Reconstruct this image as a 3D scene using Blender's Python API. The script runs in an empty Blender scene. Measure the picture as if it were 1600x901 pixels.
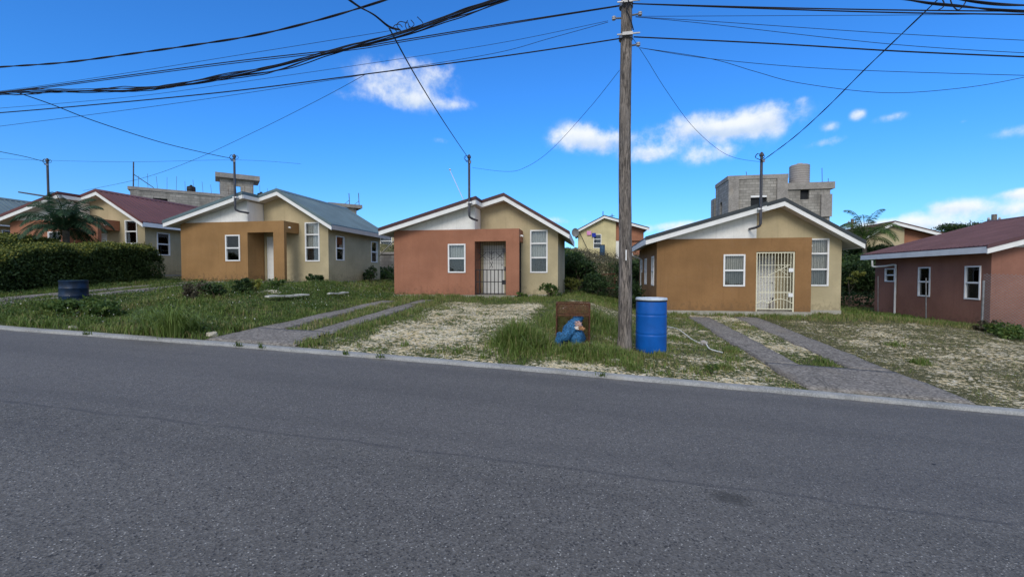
import bpy, bmesh, math, random
import numpy as np
from mathutils import Vector, noise as mnoise
random.seed(7)
RNG = np.random.default_rng(11)
S = bpy.context.scene
COL = S.collection
PI = math.pi
R = math.radians

# ------------------------------------------------------------------ survey
# u (x) runs to the right along the road, v (y) away from the camera, z up; metres.
F, YAW, PIT, CZ = 690.0, R(10), R(1.7), 1.6


def ray(x, y):
    a = (x - 800) / F
    b = (450.5 - y) / F
    fw = math.cos(PIT) + b * math.sin(PIT)
    up = b * math.cos(PIT) - math.sin(PIT)
    return (-math.sin(YAW) * fw + math.cos(YAW) * a, math.cos(YAW) * fw + math.sin(YAW) * a, up)


def on_v(x, y, V):
    d = ray(x, y)
    t = V / d[1]
    return Vector((t * d[0], V, CZ + t * d[2]))


def on_plane(x, y, A, B):
    d = ray(x, y)
    nx, ny = (B[1] - A[1]), -(B[0] - A[0])
    t = (A[0] * nx + A[1] * ny) / (d[0] * nx + d[1] * ny)
    return Vector((t * d[0], t * d[1], CZ + t * d[2]))


def kerb_z(u):
    u = np.asarray(u, float)
    mid = .003 - .0485 * u - .0006 * u * u
    l = (.003 + .582 - .0864) - .047 * (u + 12)
    r = (.003 - .388 - .0384) - .05 * (u - 8)
    return np.where(u < -12, l, np.where(u > 8, r, mid))


HX = [-37.6, -27.8, -18.1, -7.9, 2.43, 12.77]
HB = [1.95, 1.65, 1.34, .82, .32, -.10]
HG = [1.85, 1.55, 1.25, .71, .16, -.07]
_px, _pz = [-120.0], [1.85 + 3.5]
for _x, _g in zip(HX, HG):
    _px += [_x - .6, _x + 7.3]
    _pz += [_g, _g]
_px.append(120.0)
_pz.append(_pz[-1] - 4.5)


def pad_z(u):
    return np.interp(u, _px, _pz)


def sst(a, b, x):
    t = np.clip((x - a) / (b - a), 0, 1)
    return t * t * (3 - 2 * t)


_perm = RNG.random((256, 256))


def vnoise(x, y):
    xi = np.floor(x).astype(int)
    yi = np.floor(y).astype(int)
    fx, fy = x - xi, y - yi
    fx = fx * fx * (3 - 2 * fx)
    fy = fy * fy * (3 - 2 * fy)
    g = lambda i, j: _perm[i & 255, j & 255]
    return (g(xi, yi) * (1 - fx) + g(xi + 1, yi) * fx) * (1 - fy) + (g(xi, yi + 1) * (1 - fx) + g(xi + 1, yi + 1) * fx) * fy


def fbm(x, y, o=4):
    s, a, t = 0, 1, 0
    for k in range(o):
        s = s + a * vnoise(x * 2 ** k + 17.3 * k, y * 2 ** k + 9.1 * k)
        t += a
        a *= .55
    return s / t


def ground_z(u, v, rough=True):
    u = np.asarray(u, float)
    v = np.asarray(v, float)
    k = kerb_z(u)
    b = pad_z(u)
    t = np.clip((v - 7.45) / (16.3 - 7.45), 0, 1)
    z = k + (b - k) * (t * .75 + .25 * t * t * (3 - 2 * t))
    z = np.where(v < 7.42, k - .2, z)
    z = np.where(v < -6, k - .02, z)
    bank = sst(26.5, 31.5, v) * 2.45 + np.clip(v - 31, 0, 70) * .035
    z = z + bank
    if rough:
        n = (fbm(u * .55, v * .55, 3) - .5) * .13 + (fbm(u * 2.6 + 40, v * 2.6, 2) - .5) * .05
        z = z + n * sst(7.5, 8.6, v) * (1 - .6 * sst(14.5, 16.5, v) * (1 - sst(24, 27, v)))
        z = z + (fbm(u * .6 + 5, v * .6 + 9, 3) - .5) * 1.1 * sst(27, 30, v)
    return z


def gz(u, v):
    return float(ground_z(np.array([u]), np.array([v]))[0])


# ------------------------------------------------------------------ materials
def nodes_of(name):
    m = bpy.data.materials.new(name)
    m.use_nodes = True
    nt = m.node_tree
    return m, nt, nt.nodes['Principled BSDF']


class NT:
    """tiny node helper"""

    def __init__(s, nt):
        s.nt = nt

    def n(s, t, **kw):
        x = s.nt.nodes.new(t)
        for k, v in kw.items():
            setattr(x, k, v)
        return x

    def l(s, a, b):
        s.nt.links.new(a, b)

    def val(s, sock, v):
        if hasattr(v, 'is_output') or isinstance(v, bpy.types.NodeSocket):
            s.l(v, sock)
        else:
            sock.default_value = v

    def math(s, op, a, b=0.0, clamp=False):
        x = s.n('ShaderNodeMath', operation=op, use_clamp=clamp)
        s.val(x.inputs[0], a)
        s.val(x.inputs[1], b)
        return x.outputs[0]

    def mix(s, fac, a, b, bt='MIX'):
        x = s.n('ShaderNodeMix', data_type='RGBA', blend_type=bt)
        s.val(x.inputs['Factor'], fac)
        for sock, v in ((x.inputs[6], a), (x.inputs[7], b)):
            if isinstance(v, tuple):
                sock.default_value = (*v[:3], 1)
            else:
                s.l(v, sock)
        return x.outputs[2]

    def noise(s, vec, scale, detail=4, rough=.55, dist=0):
        x = s.n('ShaderNodeTexNoise')
        if vec is not None:
            s.l(vec, x.inputs['Vector'])
        x.inputs['Scale'].default_value = scale
        x.inputs['Detail'].default_value = detail
        x.inputs['Roughness'].default_value = rough
        x.inputs['Distortion'].default_value = dist
        return x.outputs['Fac']

    def ramp(s, fac, a, b, lo=0.0, hi=1.0, smooth=True):
        x = s.n('ShaderNodeMapRange', interpolation_type='SMOOTHSTEP' if smooth else 'LINEAR')
        s.val(x.inputs['Value'], fac)
        x.inputs['From Min'].default_value = a
        x.inputs['From Max'].default_value = b
        x.inputs['To Min'].default_value = lo
        x.inputs['To Max'].default_value = hi
        return x.outputs[0]

    def coord(s, scale=(1, 1, 1), kind='Object'):
        tc = s.n('ShaderNodeTexCoord')
        mp = s.n('ShaderNodeMapping')
        mp.inputs['Scale'].default_value = scale
        s.l(tc.outputs[kind], mp.inputs['Vector'])
        return mp.outputs['Vector']

    def sep(s, vec):
        x = s.n('ShaderNodeSeparateXYZ')
        s.l(vec, x.inputs[0])
        return x.outputs

    def bump(s, h, strength, dist, bsdf):
        x = s.n('ShaderNodeBump')
        x.inputs['Strength'].default_value = strength
        x.inputs['Distance'].default_value = dist
        s.l(h, x.inputs['Height'])
        s.l(x.outputs[0], bsdf.inputs['Normal'])


def sc(c, k):
    return tuple(min(1, x * k) for x in c[:3])


def plain(name, col, rough=.7, var=.18, scale=4, bump=.0, bscale=60, metal=0, spec=.3, stretch=(1, 1, 1)):
    m, nt, p = nodes_of(name)
    q = NT(nt)
    co = q.coord(stretch)
    f = q.noise(co, scale, 5)
    q.l(q.mix(q.ramp(f, .3, .7), sc(col, 1 - var), sc(col, 1 + var)), p.inputs['Base Color'])
    p.inputs['Roughness'].default_value = rough
    p.inputs['Metallic'].default_value = metal
    p.inputs['Specular IOR Level'].default_value = spec
    if bump:
        q.bump(q.noise(co, bscale, 3), bump, .01, p)
    return m


def stucco(name, col, dirt=.5):
    m, nt, p = nodes_of(name)
    q = NT(nt)
    co = q.coord()
    big = q.noise(co, .9, 4)
    streak = q.noise(q.coord((5, 5, .35)), 1.6, 4)
    c = q.mix(q.ramp(big, .3, .7), sc(col, .86), sc(col, 1.1))
    c = q.mix(q.math('MULTIPLY', q.ramp(streak, .52, .75), .3), c, sc(col, .72))
    fine = q.noise(co, 14, 3)
    c = q.mix(q.math('MULTIPLY', q.ramp(fine, .45, .7), .25), c, sc(col, .78))
    mid = q.noise(q.coord((1, 1, .7)), 3.2, 5, .6)
    c = q.mix(q.math('MULTIPLY', q.ramp(mid, .52, .74), .2), c, sc((col[0] * .8 + .05, col[1] * .8 + .05, col[2] * .8 + .05), 1.1))
    # mud spatter and damp marks on the lowest courses
    z = q.sep(q.coord())[2]
    low = q.math('SUBTRACT', .5, z)
    blot = q.math('ADD', q.noise(q.coord((3, 3, 2.2)), 2.4, 6, .7), q.math('MULTIPLY', low, .38))
    c = q.mix(q.math('MULTIPLY', q.ramp(blot, .6, .70), dirt), c, sc((col[0] * .5 + .03, col[1] * .5 + .025, col[2] * .5 + .02), 1))
    # rain streaks from the parapet, narrow
    drip = q.noise(q.coord((9, 9, .22)), 1.3, 3)
    c = q.mix(q.math('MULTIPLY', q.ramp(drip, .62, .74), .22), c, sc(col, .55))
    q.l(c, p.inputs['Base Color'])
    p.inputs['Roughness'].default_value = .9
    p.inputs['Specular IOR Level'].default_value = .15
    q.bump(q.noise(co, 55, 4, .7), .35, .012, p)
    return m


def block_mat(name, col):
    m, nt, p = nodes_of(name)
    q = NT(nt)
    tc = q.n('ShaderNodeTexCoord')
    gx = q.n('ShaderNodeSeparateXYZ')
    q.l(tc.outputs['Object'], gx.inputs[0])
    cb = q.n('ShaderNodeCombineXYZ')
    q.l(q.math('ADD', gx.outputs[0], q.math('MULTIPLY', gx.outputs[1], 1.0)), cb.inputs[0])
    q.l(gx.outputs[2], cb.inputs[1])
    br = q.n('ShaderNodeTexBrick')
    q.l(cb.outputs[0], br.inputs['Vector'])
    br.inputs['Scale'].default_value = 1
    br.inputs['Brick Width'].default_value = .42
    br.inputs['Row Height'].default_value = .21
    br.inputs['Mortar Size'].default_value = .02
    br.inputs['Color1'].default_value = (*sc(col, .78), 1)
    br.inputs['Color2'].default_value = (*sc(col, 1.2), 1)
    br.inputs['Mortar'].default_value = (*sc(col, .62), 1)
    co = q.coord()
    st = q.noise(q.coord((1, 1, .3)), .9, 5, .65)
    c = q.mix(q.math('MULTIPLY', q.ramp(st, .45, .68), .75), br.outputs['Color'], sc(col, .38))
    st2 = q.noise(co, .5, 5)
    c = q.mix(q.math('MULTIPLY', q.ramp(st2, .5, .75), .55), c, (.5, .43, .34))
    q.l(c, p.inputs['Base Color'])
    p.inputs['Roughness'].default_value = .95
    q.bump(br.outputs['Fac'], -.6, .02, p)
    return m


def roof_mat(name, col, rough=.5, grain=.12, spec=.35):
    m, nt, p = nodes_of(name)
    q = NT(nt)
    co = q.coord()
    f = q.noise(co, 1.1, 6, .65)
    c = q.mix(q.ramp(f, .3, .72), sc(col, .82), sc(col, 1.15))
    g = q.noise(co, 90, 2)
    c = q.mix(q.math('MULTIPLY', q.ramp(g, .4, .65), grain * 3), c, sc(col, .55))
    s = q.noise(q.coord((.5, 6, .5)), 1.5, 4)
    c = q.mix(q.math('MULTIPLY', q.ramp(s, .55, .75), .28), c, sc((col[0] + .06, col[1] + .05, col[2] + .05), 1.1))
    q.l(c, p.inputs['Base Color'])
    p.inputs['Roughness'].default_value = rough
    p.inputs['Specular IOR Level'].default_value = spec
    return m


def leaf_mat(name, c0, c1, c2=None, rough=.55, trans=.25):
    m, nt, p = nodes_of(name)
    q = NT(nt)
    at = q.n('ShaderNodeAttribute', attribute_name='tint')
    c = q.mix(q.ramp(at.outputs['Fac'], 0, .7, smooth=False), c0, c1)
    if c2:
        c = q.mix(q.ramp(at.outputs['Fac'], .7, 1, smooth=False), c, c2)
    q.l(c, p.inputs['Base Color'])
    p.inputs['Roughness'].default_value = rough
    p.inputs['Specular IOR Level'].default_value = .25
    tr = q.n('ShaderNodeBsdfTranslucent')
    q.l(c, tr.inputs['Color'])
    mx = q.n('ShaderNodeMixShader')
    mx.inputs[0].default_value = trans
    q.l(p.outputs[0], mx.inputs[1])
    q.l(tr.outputs[0], mx.inputs[2])
    q.l(mx.outputs[0], nt.nodes['Material Output'].inputs['Surface'])
    return m


def glass_mat():
    m = bpy.data.materials.new('window_glass')
    m.use_nodes = True
    nt = m.node_tree
    nt.nodes.clear()
    q = NT(nt)
    out = q.n('ShaderNodeOutputMaterial')
    tr = q.n('ShaderNodeBsdfTransparent')
    tr.inputs[0].default_value = (.90, .92, .92, 1)
    gl = q.n('ShaderNodeBsdfGlossy')
    gl.inputs['Roughness'].default_value = .02
    wob = q.n('ShaderNodeBump')
    wob.inputs['Strength'].default_value = .05
    wob.inputs['Distance'].default_value = .05
    q.l(q.noise(q.coord(), 2.2, 1), wob.inputs['Height'])
    q.l(wob.outputs[0], gl.inputs['Normal'])
    fr = q.n('ShaderNodeFresnel')
    fr.inputs[0].default_value = 1.55
    mx = q.n('ShaderNodeMixShader')
    q.l(q.math('MULTIPLY', fr.outputs[0], 1.25, True), mx.inputs[0])
    q.l(tr.outputs[0], mx.inputs[1])
    q.l(gl.outputs[0], mx.inputs[2])
    q.l(mx.outputs[0], out.inputs[0])
    return m


def curtain_mat(name, col, pat=.3):
    m, nt, p = nodes_of(name)
    q = NT(nt)
    w = q.n('ShaderNodeTexWave', bands_direction='X')
    q.l(q.coord(), w.inputs['Vector'])
    w.inputs['Scale'].default_value = 4.5
    w.inputs['Distortion'].default_value = 2.5
    w.inputs['Detail'].default_value = 2
    c = q.mix(q.ramp(w.outputs['Fac'], .2, .8), sc(col, 1 - pat), sc(col, 1.05))
    f = q.noise(q.coord((1, 1, 1)), 16, 3)
    c = q.mix(q.math('MULTIPLY', q.ramp(f, .5, .62), pat), c, sc(col, .5))
    q.l(c, p.inputs['Base Color'])
    p.inputs['Roughness'].default_value = .95
    return m


def asphalt_mat():
    m, nt, p = nodes_of('asphalt')
    q = NT(nt)
    co = q.coord()
    sx, sy, sz = q.sep(co)
    big = q.noise(q.coord((.25, .6, 1)), .7, 5, .6)
    base = q.mix(q.ramp(big, .3, .72), (.097, .091, .084), (.127, .119, .110))
    agg = q.n('ShaderNodeTexVoronoi')
    q.l(co, agg.inputs['Vector'])
    agg.inputs['Scale'].default_value = 84
    sel = q.sep(agg.outputs['Color'])
    stone = q.ramp(sel[0], .4, 1.0)
    c = q.mix(q.math('MULTIPLY', stone, .5), base, (.24, .23, .22))
    pale = q.math('MULTIPLY', q.ramp(sel[1], .935, .95), q.ramp(agg.outputs['Distance'], .6, .2))
    c = q.mix(q.math('MULTIPLY', pale, .85), c, (.5, .48, .45))
    dk = q.ramp(sel[2], .22, .0)
    c = q.mix(q.math('MULTIPLY', dk, .8), c, (.02, .02, .022))
    fin = q.noise(co, 160, 2)
    c = q.mix(q.math('MULTIPLY', q.ramp(fin, .4, .7), .3), c, (.05, .05, .057))
    med = q.noise(co, 9, 4, .7)
    c = q.mix(q.math('MULTIPLY', q.ramp(med, .5, .78), .3), c, (.045, .045, .052))
    # longitudinal paving joint at v = 3.72 m
    wob = q.noise(q.coord((1.1, 0, 0)), 1.0, 4)
    line = q.math('ABSOLUTE', q.math('SUBTRACT', sy, q.math('ADD', 3.6, q.math('MULTIPLY', wob, .22))))
    brk = q.noise(q.coord((2, 0, 0)), 1.7, 4)
    jm = q.math('MULTIPLY', q.ramp(line, .036, .008), q.ramp(brk, .30, .5))
    c = q.mix(q.math('MULTIPLY', jm, .45), c, (.03, .03, .034))
    # a second, later coat on this side of the joint: slightly greyer
    c = q.mix(q.math('MULTIPLY', q.ramp(sy, 3.55, 3.8), .16), c, (.13, .125, .13))
    lane = q.noise(q.coord((.04, 1.15, 0)), 1.0, 3)
    c = q.mix(q.math('MULTIPLY', q.ramp(lane, .42, .66), .22), c, (.05, .049, .05))
    blotch = q.noise(q.coord((.5, .9, 0)), 1.2, 5, .65)
    c = q.mix(q.math('MULTIPLY', q.ramp(blotch, .56, .72), .2), c, (.17, .16, .148))
    # oil spot
    dx = q.math('DIVIDE', q.math('SUBTRACT', sx, 1.06), .17)
    dy = q.math('DIVIDE', q.math('SUBTRACT', sy, 3.54), .11)
    rr = q.math('ADD', q.math('SQRT', q.math('ADD', q.math('POWER', dx, 2), q.math('POWER', dy, 2))), q.math('MULTIPLY', q.math('SUBTRACT', q.noise(co, 12, 3), .5), 1.4))
    c = q.mix(q.math('MULTIPLY', q.ramp(rr, 1.2, .4), .6), c, (.03, .028, .024))
    # small black tar specks
    v2 = q.n('ShaderNodeTexVoronoi')
    q.l(q.coord((1, 1, 1)), v2.inputs['Vector'])
    v2.inputs['Scale'].default_value = 2.1
    tar = q.math('ADD', v2.outputs['Distance'], q.math('MULTIPLY', q.noise(co, 30, 2), .05))
    s2 = q.sep(v2.outputs['Color'])
    c = q.mix(q.math('MULTIPLY', q.ramp(tar, .075, .055), q.math('GREATER_THAN', s2[0], .6)), c, (.016, .016, .018))
    # pale dust and grit washed against the kerb
    gr = q.math('ADD', q.noise(q.coord((1, 3, 1)), 3, 5, .7), q.math('MULTIPLY', q.math('SUBTRACT', sy, 7.0), .5))
    c = q.mix(q.math('MULTIPLY', q.ramp(gr, .52, .75), .55), c, (.21, .195, .17))
    q.l(c, p.inputs['Base Color'])
    p.inputs['Roughness'].default_value = .8
    p.inputs['Specular IOR Level'].default_value = .35
    q.bump(q.math('ADD', agg.outputs['Distance'], q.math('MULTIPLY', fin, .5)), .55, .006, p)
    return m


def ground_mat():
    m, nt, p = nodes_of('marl_and_turf')
    q = NT(nt)
    co = q.coord()
    veg = q.n('ShaderNodeAttribute', attribute_name='veg').outputs['Fac']
    dry = q.n('ShaderNodeAttribute', attribute_name='dry').outputs['Fac']
    n1 = q.noise(q.coord((1, 1, 1)), 5, 6, .7)
    n2 = q.noise(q.coord((1, 1, 1)), 26, 4, .7)
    marl = q.mix(q.ramp(q.noise(co, 1.2, 5), .3, .7), (.62, .49, .28), (.72, .61, .40))
    marl = q.mix(q.math('MULTIPLY', q.ramp(n2, .5, .68), .75), marl, (.27, .23, .15))
    vor = q.n('ShaderNodeTexVoronoi')
    q.l(co, vor.inputs['Vector'])
    vor.inputs['Scale'].default_value = 22
    sl = q.sep(vor.outputs['Color'])
    marl = q.mix(q.math('MULTIPLY', q.ramp(sl[0], .72, .8), .75), marl, (.72, .68, .58))
    marl = q.mix(q.math('MULTIPLY', q.ramp(sl[1], .8, .86), .7), marl, (.25, .24, .2))
    turf = q.mix(q.ramp(n1, .3, .7), (.035, .055, .016), (.085, .10, .035))
    tdry = q.mix(q.ramp(n1, .3, .7), (.060, .062, .028), (.125, .112, .058))
    turf = q.mix(dry, turf, tdry)
    n3 = q.noise(q.coord((1, 1, 1)), 12, 5, .78)
    k = q.math('ADD', q.math('MULTIPLY', veg, 1.0), q.math('ADD', q.math('MULTIPLY', q.math('SUBTRACT', n1, .5), .9), q.math('ADD', q.math('MULTIPLY', q.math('SUBTRACT', n2, .5), .9), q.math('MULTIPLY', q.math('SUBTRACT', n3, .5), 3.4))))
    c = q.mix(q.ramp(k, .44, .58), marl, turf)
    q.l(c, p.inputs['Base Color'])
    p.inputs['Roughness'].default_value = .95
    p.inputs['Specular IOR Level'].default_value = .1
    q.bump(q.math('ADD', n2, q.math('MULTIPLY', vor.outputs['Distance'], .7)), .8, .035, p)
    return m


def concrete_mat(name, col, agg=.5, scale=60, cracks=.5):
    m, nt, p = nodes_of(name)
    q = NT(nt)
    co = q.coord()
    f = q.noise(co, 1.6, 6, .65)
    c = q.mix(q.ramp(f, .3, .7), sc(col, .78), sc(col, 1.15))
    v = q.n('ShaderNodeTexVoronoi')
    q.l(co, v.inputs['Vector'])
    v.inputs['Scale'].default_value = scale
    s = q.sep(v.outputs['Color'])
    c = q.mix(q.math('MULTIPLY', q.ramp(s[0], .3, 1), agg), c, sc(col, 1.9))
    c = q.mix(q.math('MULTIPLY', q.ramp(s[1], .3, 0), agg), c, sc(col, .4))
    crack = q.n('ShaderNodeTexVoronoi', feature='DISTANCE_TO_EDGE')
    q.l(q.coord((1, .8, 1)), crack.inputs['Vector'])
    crack.inputs['Scale'].default_value = .9
    wz = q.math('ADD', crack.outputs['Distance'], q.math('MULTIPLY', q.noise(co, 5, 4), .06))
    c = q.mix(q.math('MULTIPLY', q.ramp(wz, .04, .03), cracks), c, sc(col, .5))
    st = q.noise(q.coord((2, .7, 1)), 1.1, 5)
    c = q.mix(q.math('MULTIPLY', q.ramp(st, .55, .72), .4), c, sc((col[0] * 1.3, col[1] * 1.2, col[2] * 1.05), 1))
    q.l(c, p.inputs['Base Color'])
    p.inputs['Roughness'].default_value = .92
    p.inputs['Specular IOR Level'].default_value = .15
    q.bump(q.math('ADD', v.outputs['Distance'], q.noise(co, 40, 3)), .4, .01, p)
    return m


def wood_mat():
    m, nt, p = nodes_of('weathered_pole_wood')
    q = NT(nt)
    g = q.noise(q.coord((24, 24, 2.6)), 1, 7, .72, 1.2)
    c = q.mix(q.ramp(g, .36, .64), (.05, .042, .037), (.33, .28, .24))
    ck = q.noise(q.coord((30, 30, 2.0)), 1.3, 3, .55, 1.6)
    c = q.mix(q.math('MULTIPLY', q.ramp(ck, .6, .68), .9), c, (.03, .025, .022))
    pt = q.noise(q.coord((3, 3, .8)), 1.4, 4)
    c = q.mix(q.math('MULTIPLY', q.ramp(pt, .5, .72), .45), c, (.30, .27, .25))
    kn = q.n('ShaderNodeTexVoronoi')
    q.l(q.coord((4, 4, 1.6)), kn.inputs['Vector'])
    kn.inputs['Scale'].default_value = 1
    c = q.mix(q.math('MULTIPLY', q.ramp(kn.outputs['Distance'], .16, .09), .8), c, (.04, .033, .03))
    q.l(c, p.inputs['Base Color'])
    p.inputs['Roughness'].default_value = .9
    q.bump(q.math('SUBTRACT', g, ck), .9, .03, p)
    return m


M = {}
M['terracotta'] = stucco('terracotta_stucco', (.355, .160, .099))
M['brown'] = stucco('brown_stucco', (.285, .157, .069))
M['ochre'] = stucco('ochre_stucco', (.325, .187, .081), .75)
M['rust'] = stucco('rust_stucco', (.30, .145, .106))
M['tan'] = stucco('tan_stucco', (.50, .42, .265))
M['yellow'] = stucco('yellow_stucco', (.64, .56, .32))
M['whitewash'] = stucco('whitewash', (.82, .81, .78), .3)
M['fascia'] = plain('white_fascia', (.80, .80, .79), .6, .05, 3)
M['fascia_tan'] = plain('tan_fascia', (.50, .43, .37), .6, .06, 3)
M['soffit'] = plain('grey_soffit', (.55, .54, .53), .8, .08, 2)
M['frame'] = plain('white_frame', (.82, .82, .82), .4, .04, 6)
M['door'] = plain('white_door', (.76, .76, .74), .45, .05, 3)
M['roof_slate'] = roof_mat('slate_grey_roof', (.04, .05, .058), .55)
M['roof_maroon'] = roof_mat('dark_maroon_roof', (.075, .03, .03), .55)
M['roof_blue'] = roof_mat('blue_grey_roof', (.115, .17, .19), .42, .05)
M['roof_red'] = roof_mat('red_brown_roof', (.135, .046, .044), .5, .06)
M['roof_brown'] = roof_mat('faded_brown_roof', (.13, .075, .06), .9, .1, .1)
M['roof_stone'] = roof_mat('maroon_granule_roof', (.14, .075, .085), .8, .25, .25)
M['glass'] = glass_mat()
M['curt_white'] = curtain_mat('white_curtain_or_reflection', (.62, .62, .6))  # white curtains; on the black-gated house it paints reflected cloud
M['curt_floral'] = curtain_mat('patterned_curtain', (.58, .52, .44), .5)
M['curt_dark'] = curtain_mat('painted_unlit_room', (.03, .032, .042))  # near-black sheet paints the unlit room behind uncurtained glass
M['curt_grey'] = curtain_mat('grey_patterned_curtain', (.22, .21, .21), .45)
M['opening_shade'] = plain('painted_opening_shade', (.02, .022, .026), .9, .1)  # near-black colour paints the shade inside the block buildings' holes
M['plinth'] = concrete_mat('plinth_concrete', (.36, .34, .29), .2)
M['black_iron'] = plain('black_iron', (.018, .018, .022), .5, .1)
M['cream_iron'] = plain('cream_iron', (.76, .72, .55), .5, .05)
M['galv'] = plain('galvanised_steel', (.24, .245, .255), .45, .2, 9, metal=.6)
M['mast'] = plain('dark_mast_steel', (.06, .06, .072), .45, .25, 5, spec=.4)
M['black_rubber'] = plain('black_cable', (.012, .013, .02), .6, .1)
M['pvc'] = plain('white_pvc', (.72, .72, .70), .5, .08)
M['porcelain'] = plain('grey_porcelain', (.35, .36, .4), .25, .1)
M['lamp'] = plain('white_lamp_glass', (.9, .9, .88), .3, .03)
M['block'] = block_mat('grey_concrete_block', (.34, .32, .29))
M['block_dark'] = block_mat('weathered_concrete_block', (.245, .23, .215))
M['slabc'] = concrete_mat('cast_concrete', (.30, .28, .26), .2, 20)
M['tank_black'] = plain('black_tank', (.012, .013, .017), .5, .1)
M['tank_grey'] = plain('beige_tank', (.36, .33, .31), .6, .06)
M['blue'] = plain('blue_drum_plastic', (.003, .095, .40), .42, .1, 5, .1, 30, spec=.3)
M['blue_lid'] = plain('pale_drum_lid', (.50, .56, .63), .5, .2, 6)
M['navy'] = plain('navy_drum_paint', (.008, .022, .052), .45, .5, 5)
M['navy_lid'] = plain('navy_drum_lid', (.03, .075, .14), .5, .3, 5)
M['rusty'] = plain('rusty_iron', (.10, .042, .024), .9, .4, 20)
M['bag_blue'] = plain('blue_mesh_sack', (.026, .115, .25), .75, .6, 40, .9, 45)
M['litter'] = plain('pale_litter', (.66, .6, .55), .6, .2, 12)
M['litter_red'] = plain('red_litter', (.5, .12, .09), .6, .3, 12)
M['stone'] = plain('limestone', (.44, .40, .32), .95, .25, 6, .6, 18)
M['plank'] = plain('bleached_board', (.50, .49, .45), .9, .2, 6)
M['dirt'] = plain('reddish_dirt', (.27, .165, .12), .95, .25, 6, .8, 14)
M['asphalt'] = asphalt_mat()
M['ground'] = ground_mat()
M['drive'] = concrete_mat('driveway_concrete', (.175, .160, .146), .75, 30)
M['kerb'] = concrete_mat('kerb_concrete', (.285, .287, .285), .3, 60, 0)
M['wood'] = wood_mat()
M['bark'] = plain('bark', (.11, .085, .06), .95, .35, 8, .6, 20, stretch=(3, 3, .6))
M['palm_bark'] = plain('palm_bark', (.085, .075, .06), .95, .3, 8, .6, 20)
M['grass'] = leaf_mat('grass_blades', (.052, .088, .018), (.165, .235, .052), (.30, .255, .115))
M['leaf_dark'] = leaf_mat('dark_leaves', (.012, .030, .011), (.042, .08, .026), (.075, .12, .035))
M['leaf_mid'] = leaf_mat('mid_leaves', (.026, .06, .014), (.085, .145, .034), (.16, .2, .05))
M['leaf_hedge'] = leaf_mat('hedge_leaves', (.020, .045, .014), (.065, .105, .03), (.12, .14, .036))
M['leaf_new'] = leaf_mat('new_yellow_leaves', (.10, .13, .025), (.22, .23, .045), (.30, .28, .06))
M['leaf_dry'] = leaf_mat('dry_leaves', (.05, .04, .028), (.10, .088, .055), (.17, .15, .10))
M['leaf_palm'] = leaf_mat('palm_leaflets', (.014, .040, .022), (.040, .088, .042), (.08, .13, .06))
M['flower'] = leaf_mat('white_flowers', (.5, .5, .45), (.7, .7, .65), None)
M['satdish'] = plain('grey_dish', (.16, .165, .17), .5, .1)


# ------------------------------------------------------------------ mesh tools
def tag(o, label=None, cat=None, group=None, kind=None):
    if label:
        o['label'] = label
    if cat:
        o['category'] = cat
    if group:
        o['group'] = group
    if kind:
        o['kind'] = kind
    return o


def empty(name, loc=(0, 0, 0), rz=0):
    o = bpy.data.objects.new(name, None)
    COL.objects.link(o)
    o.location = loc
    o.rotation_euler.z = rz
    o.empty_display_size = .2
    return o


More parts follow.
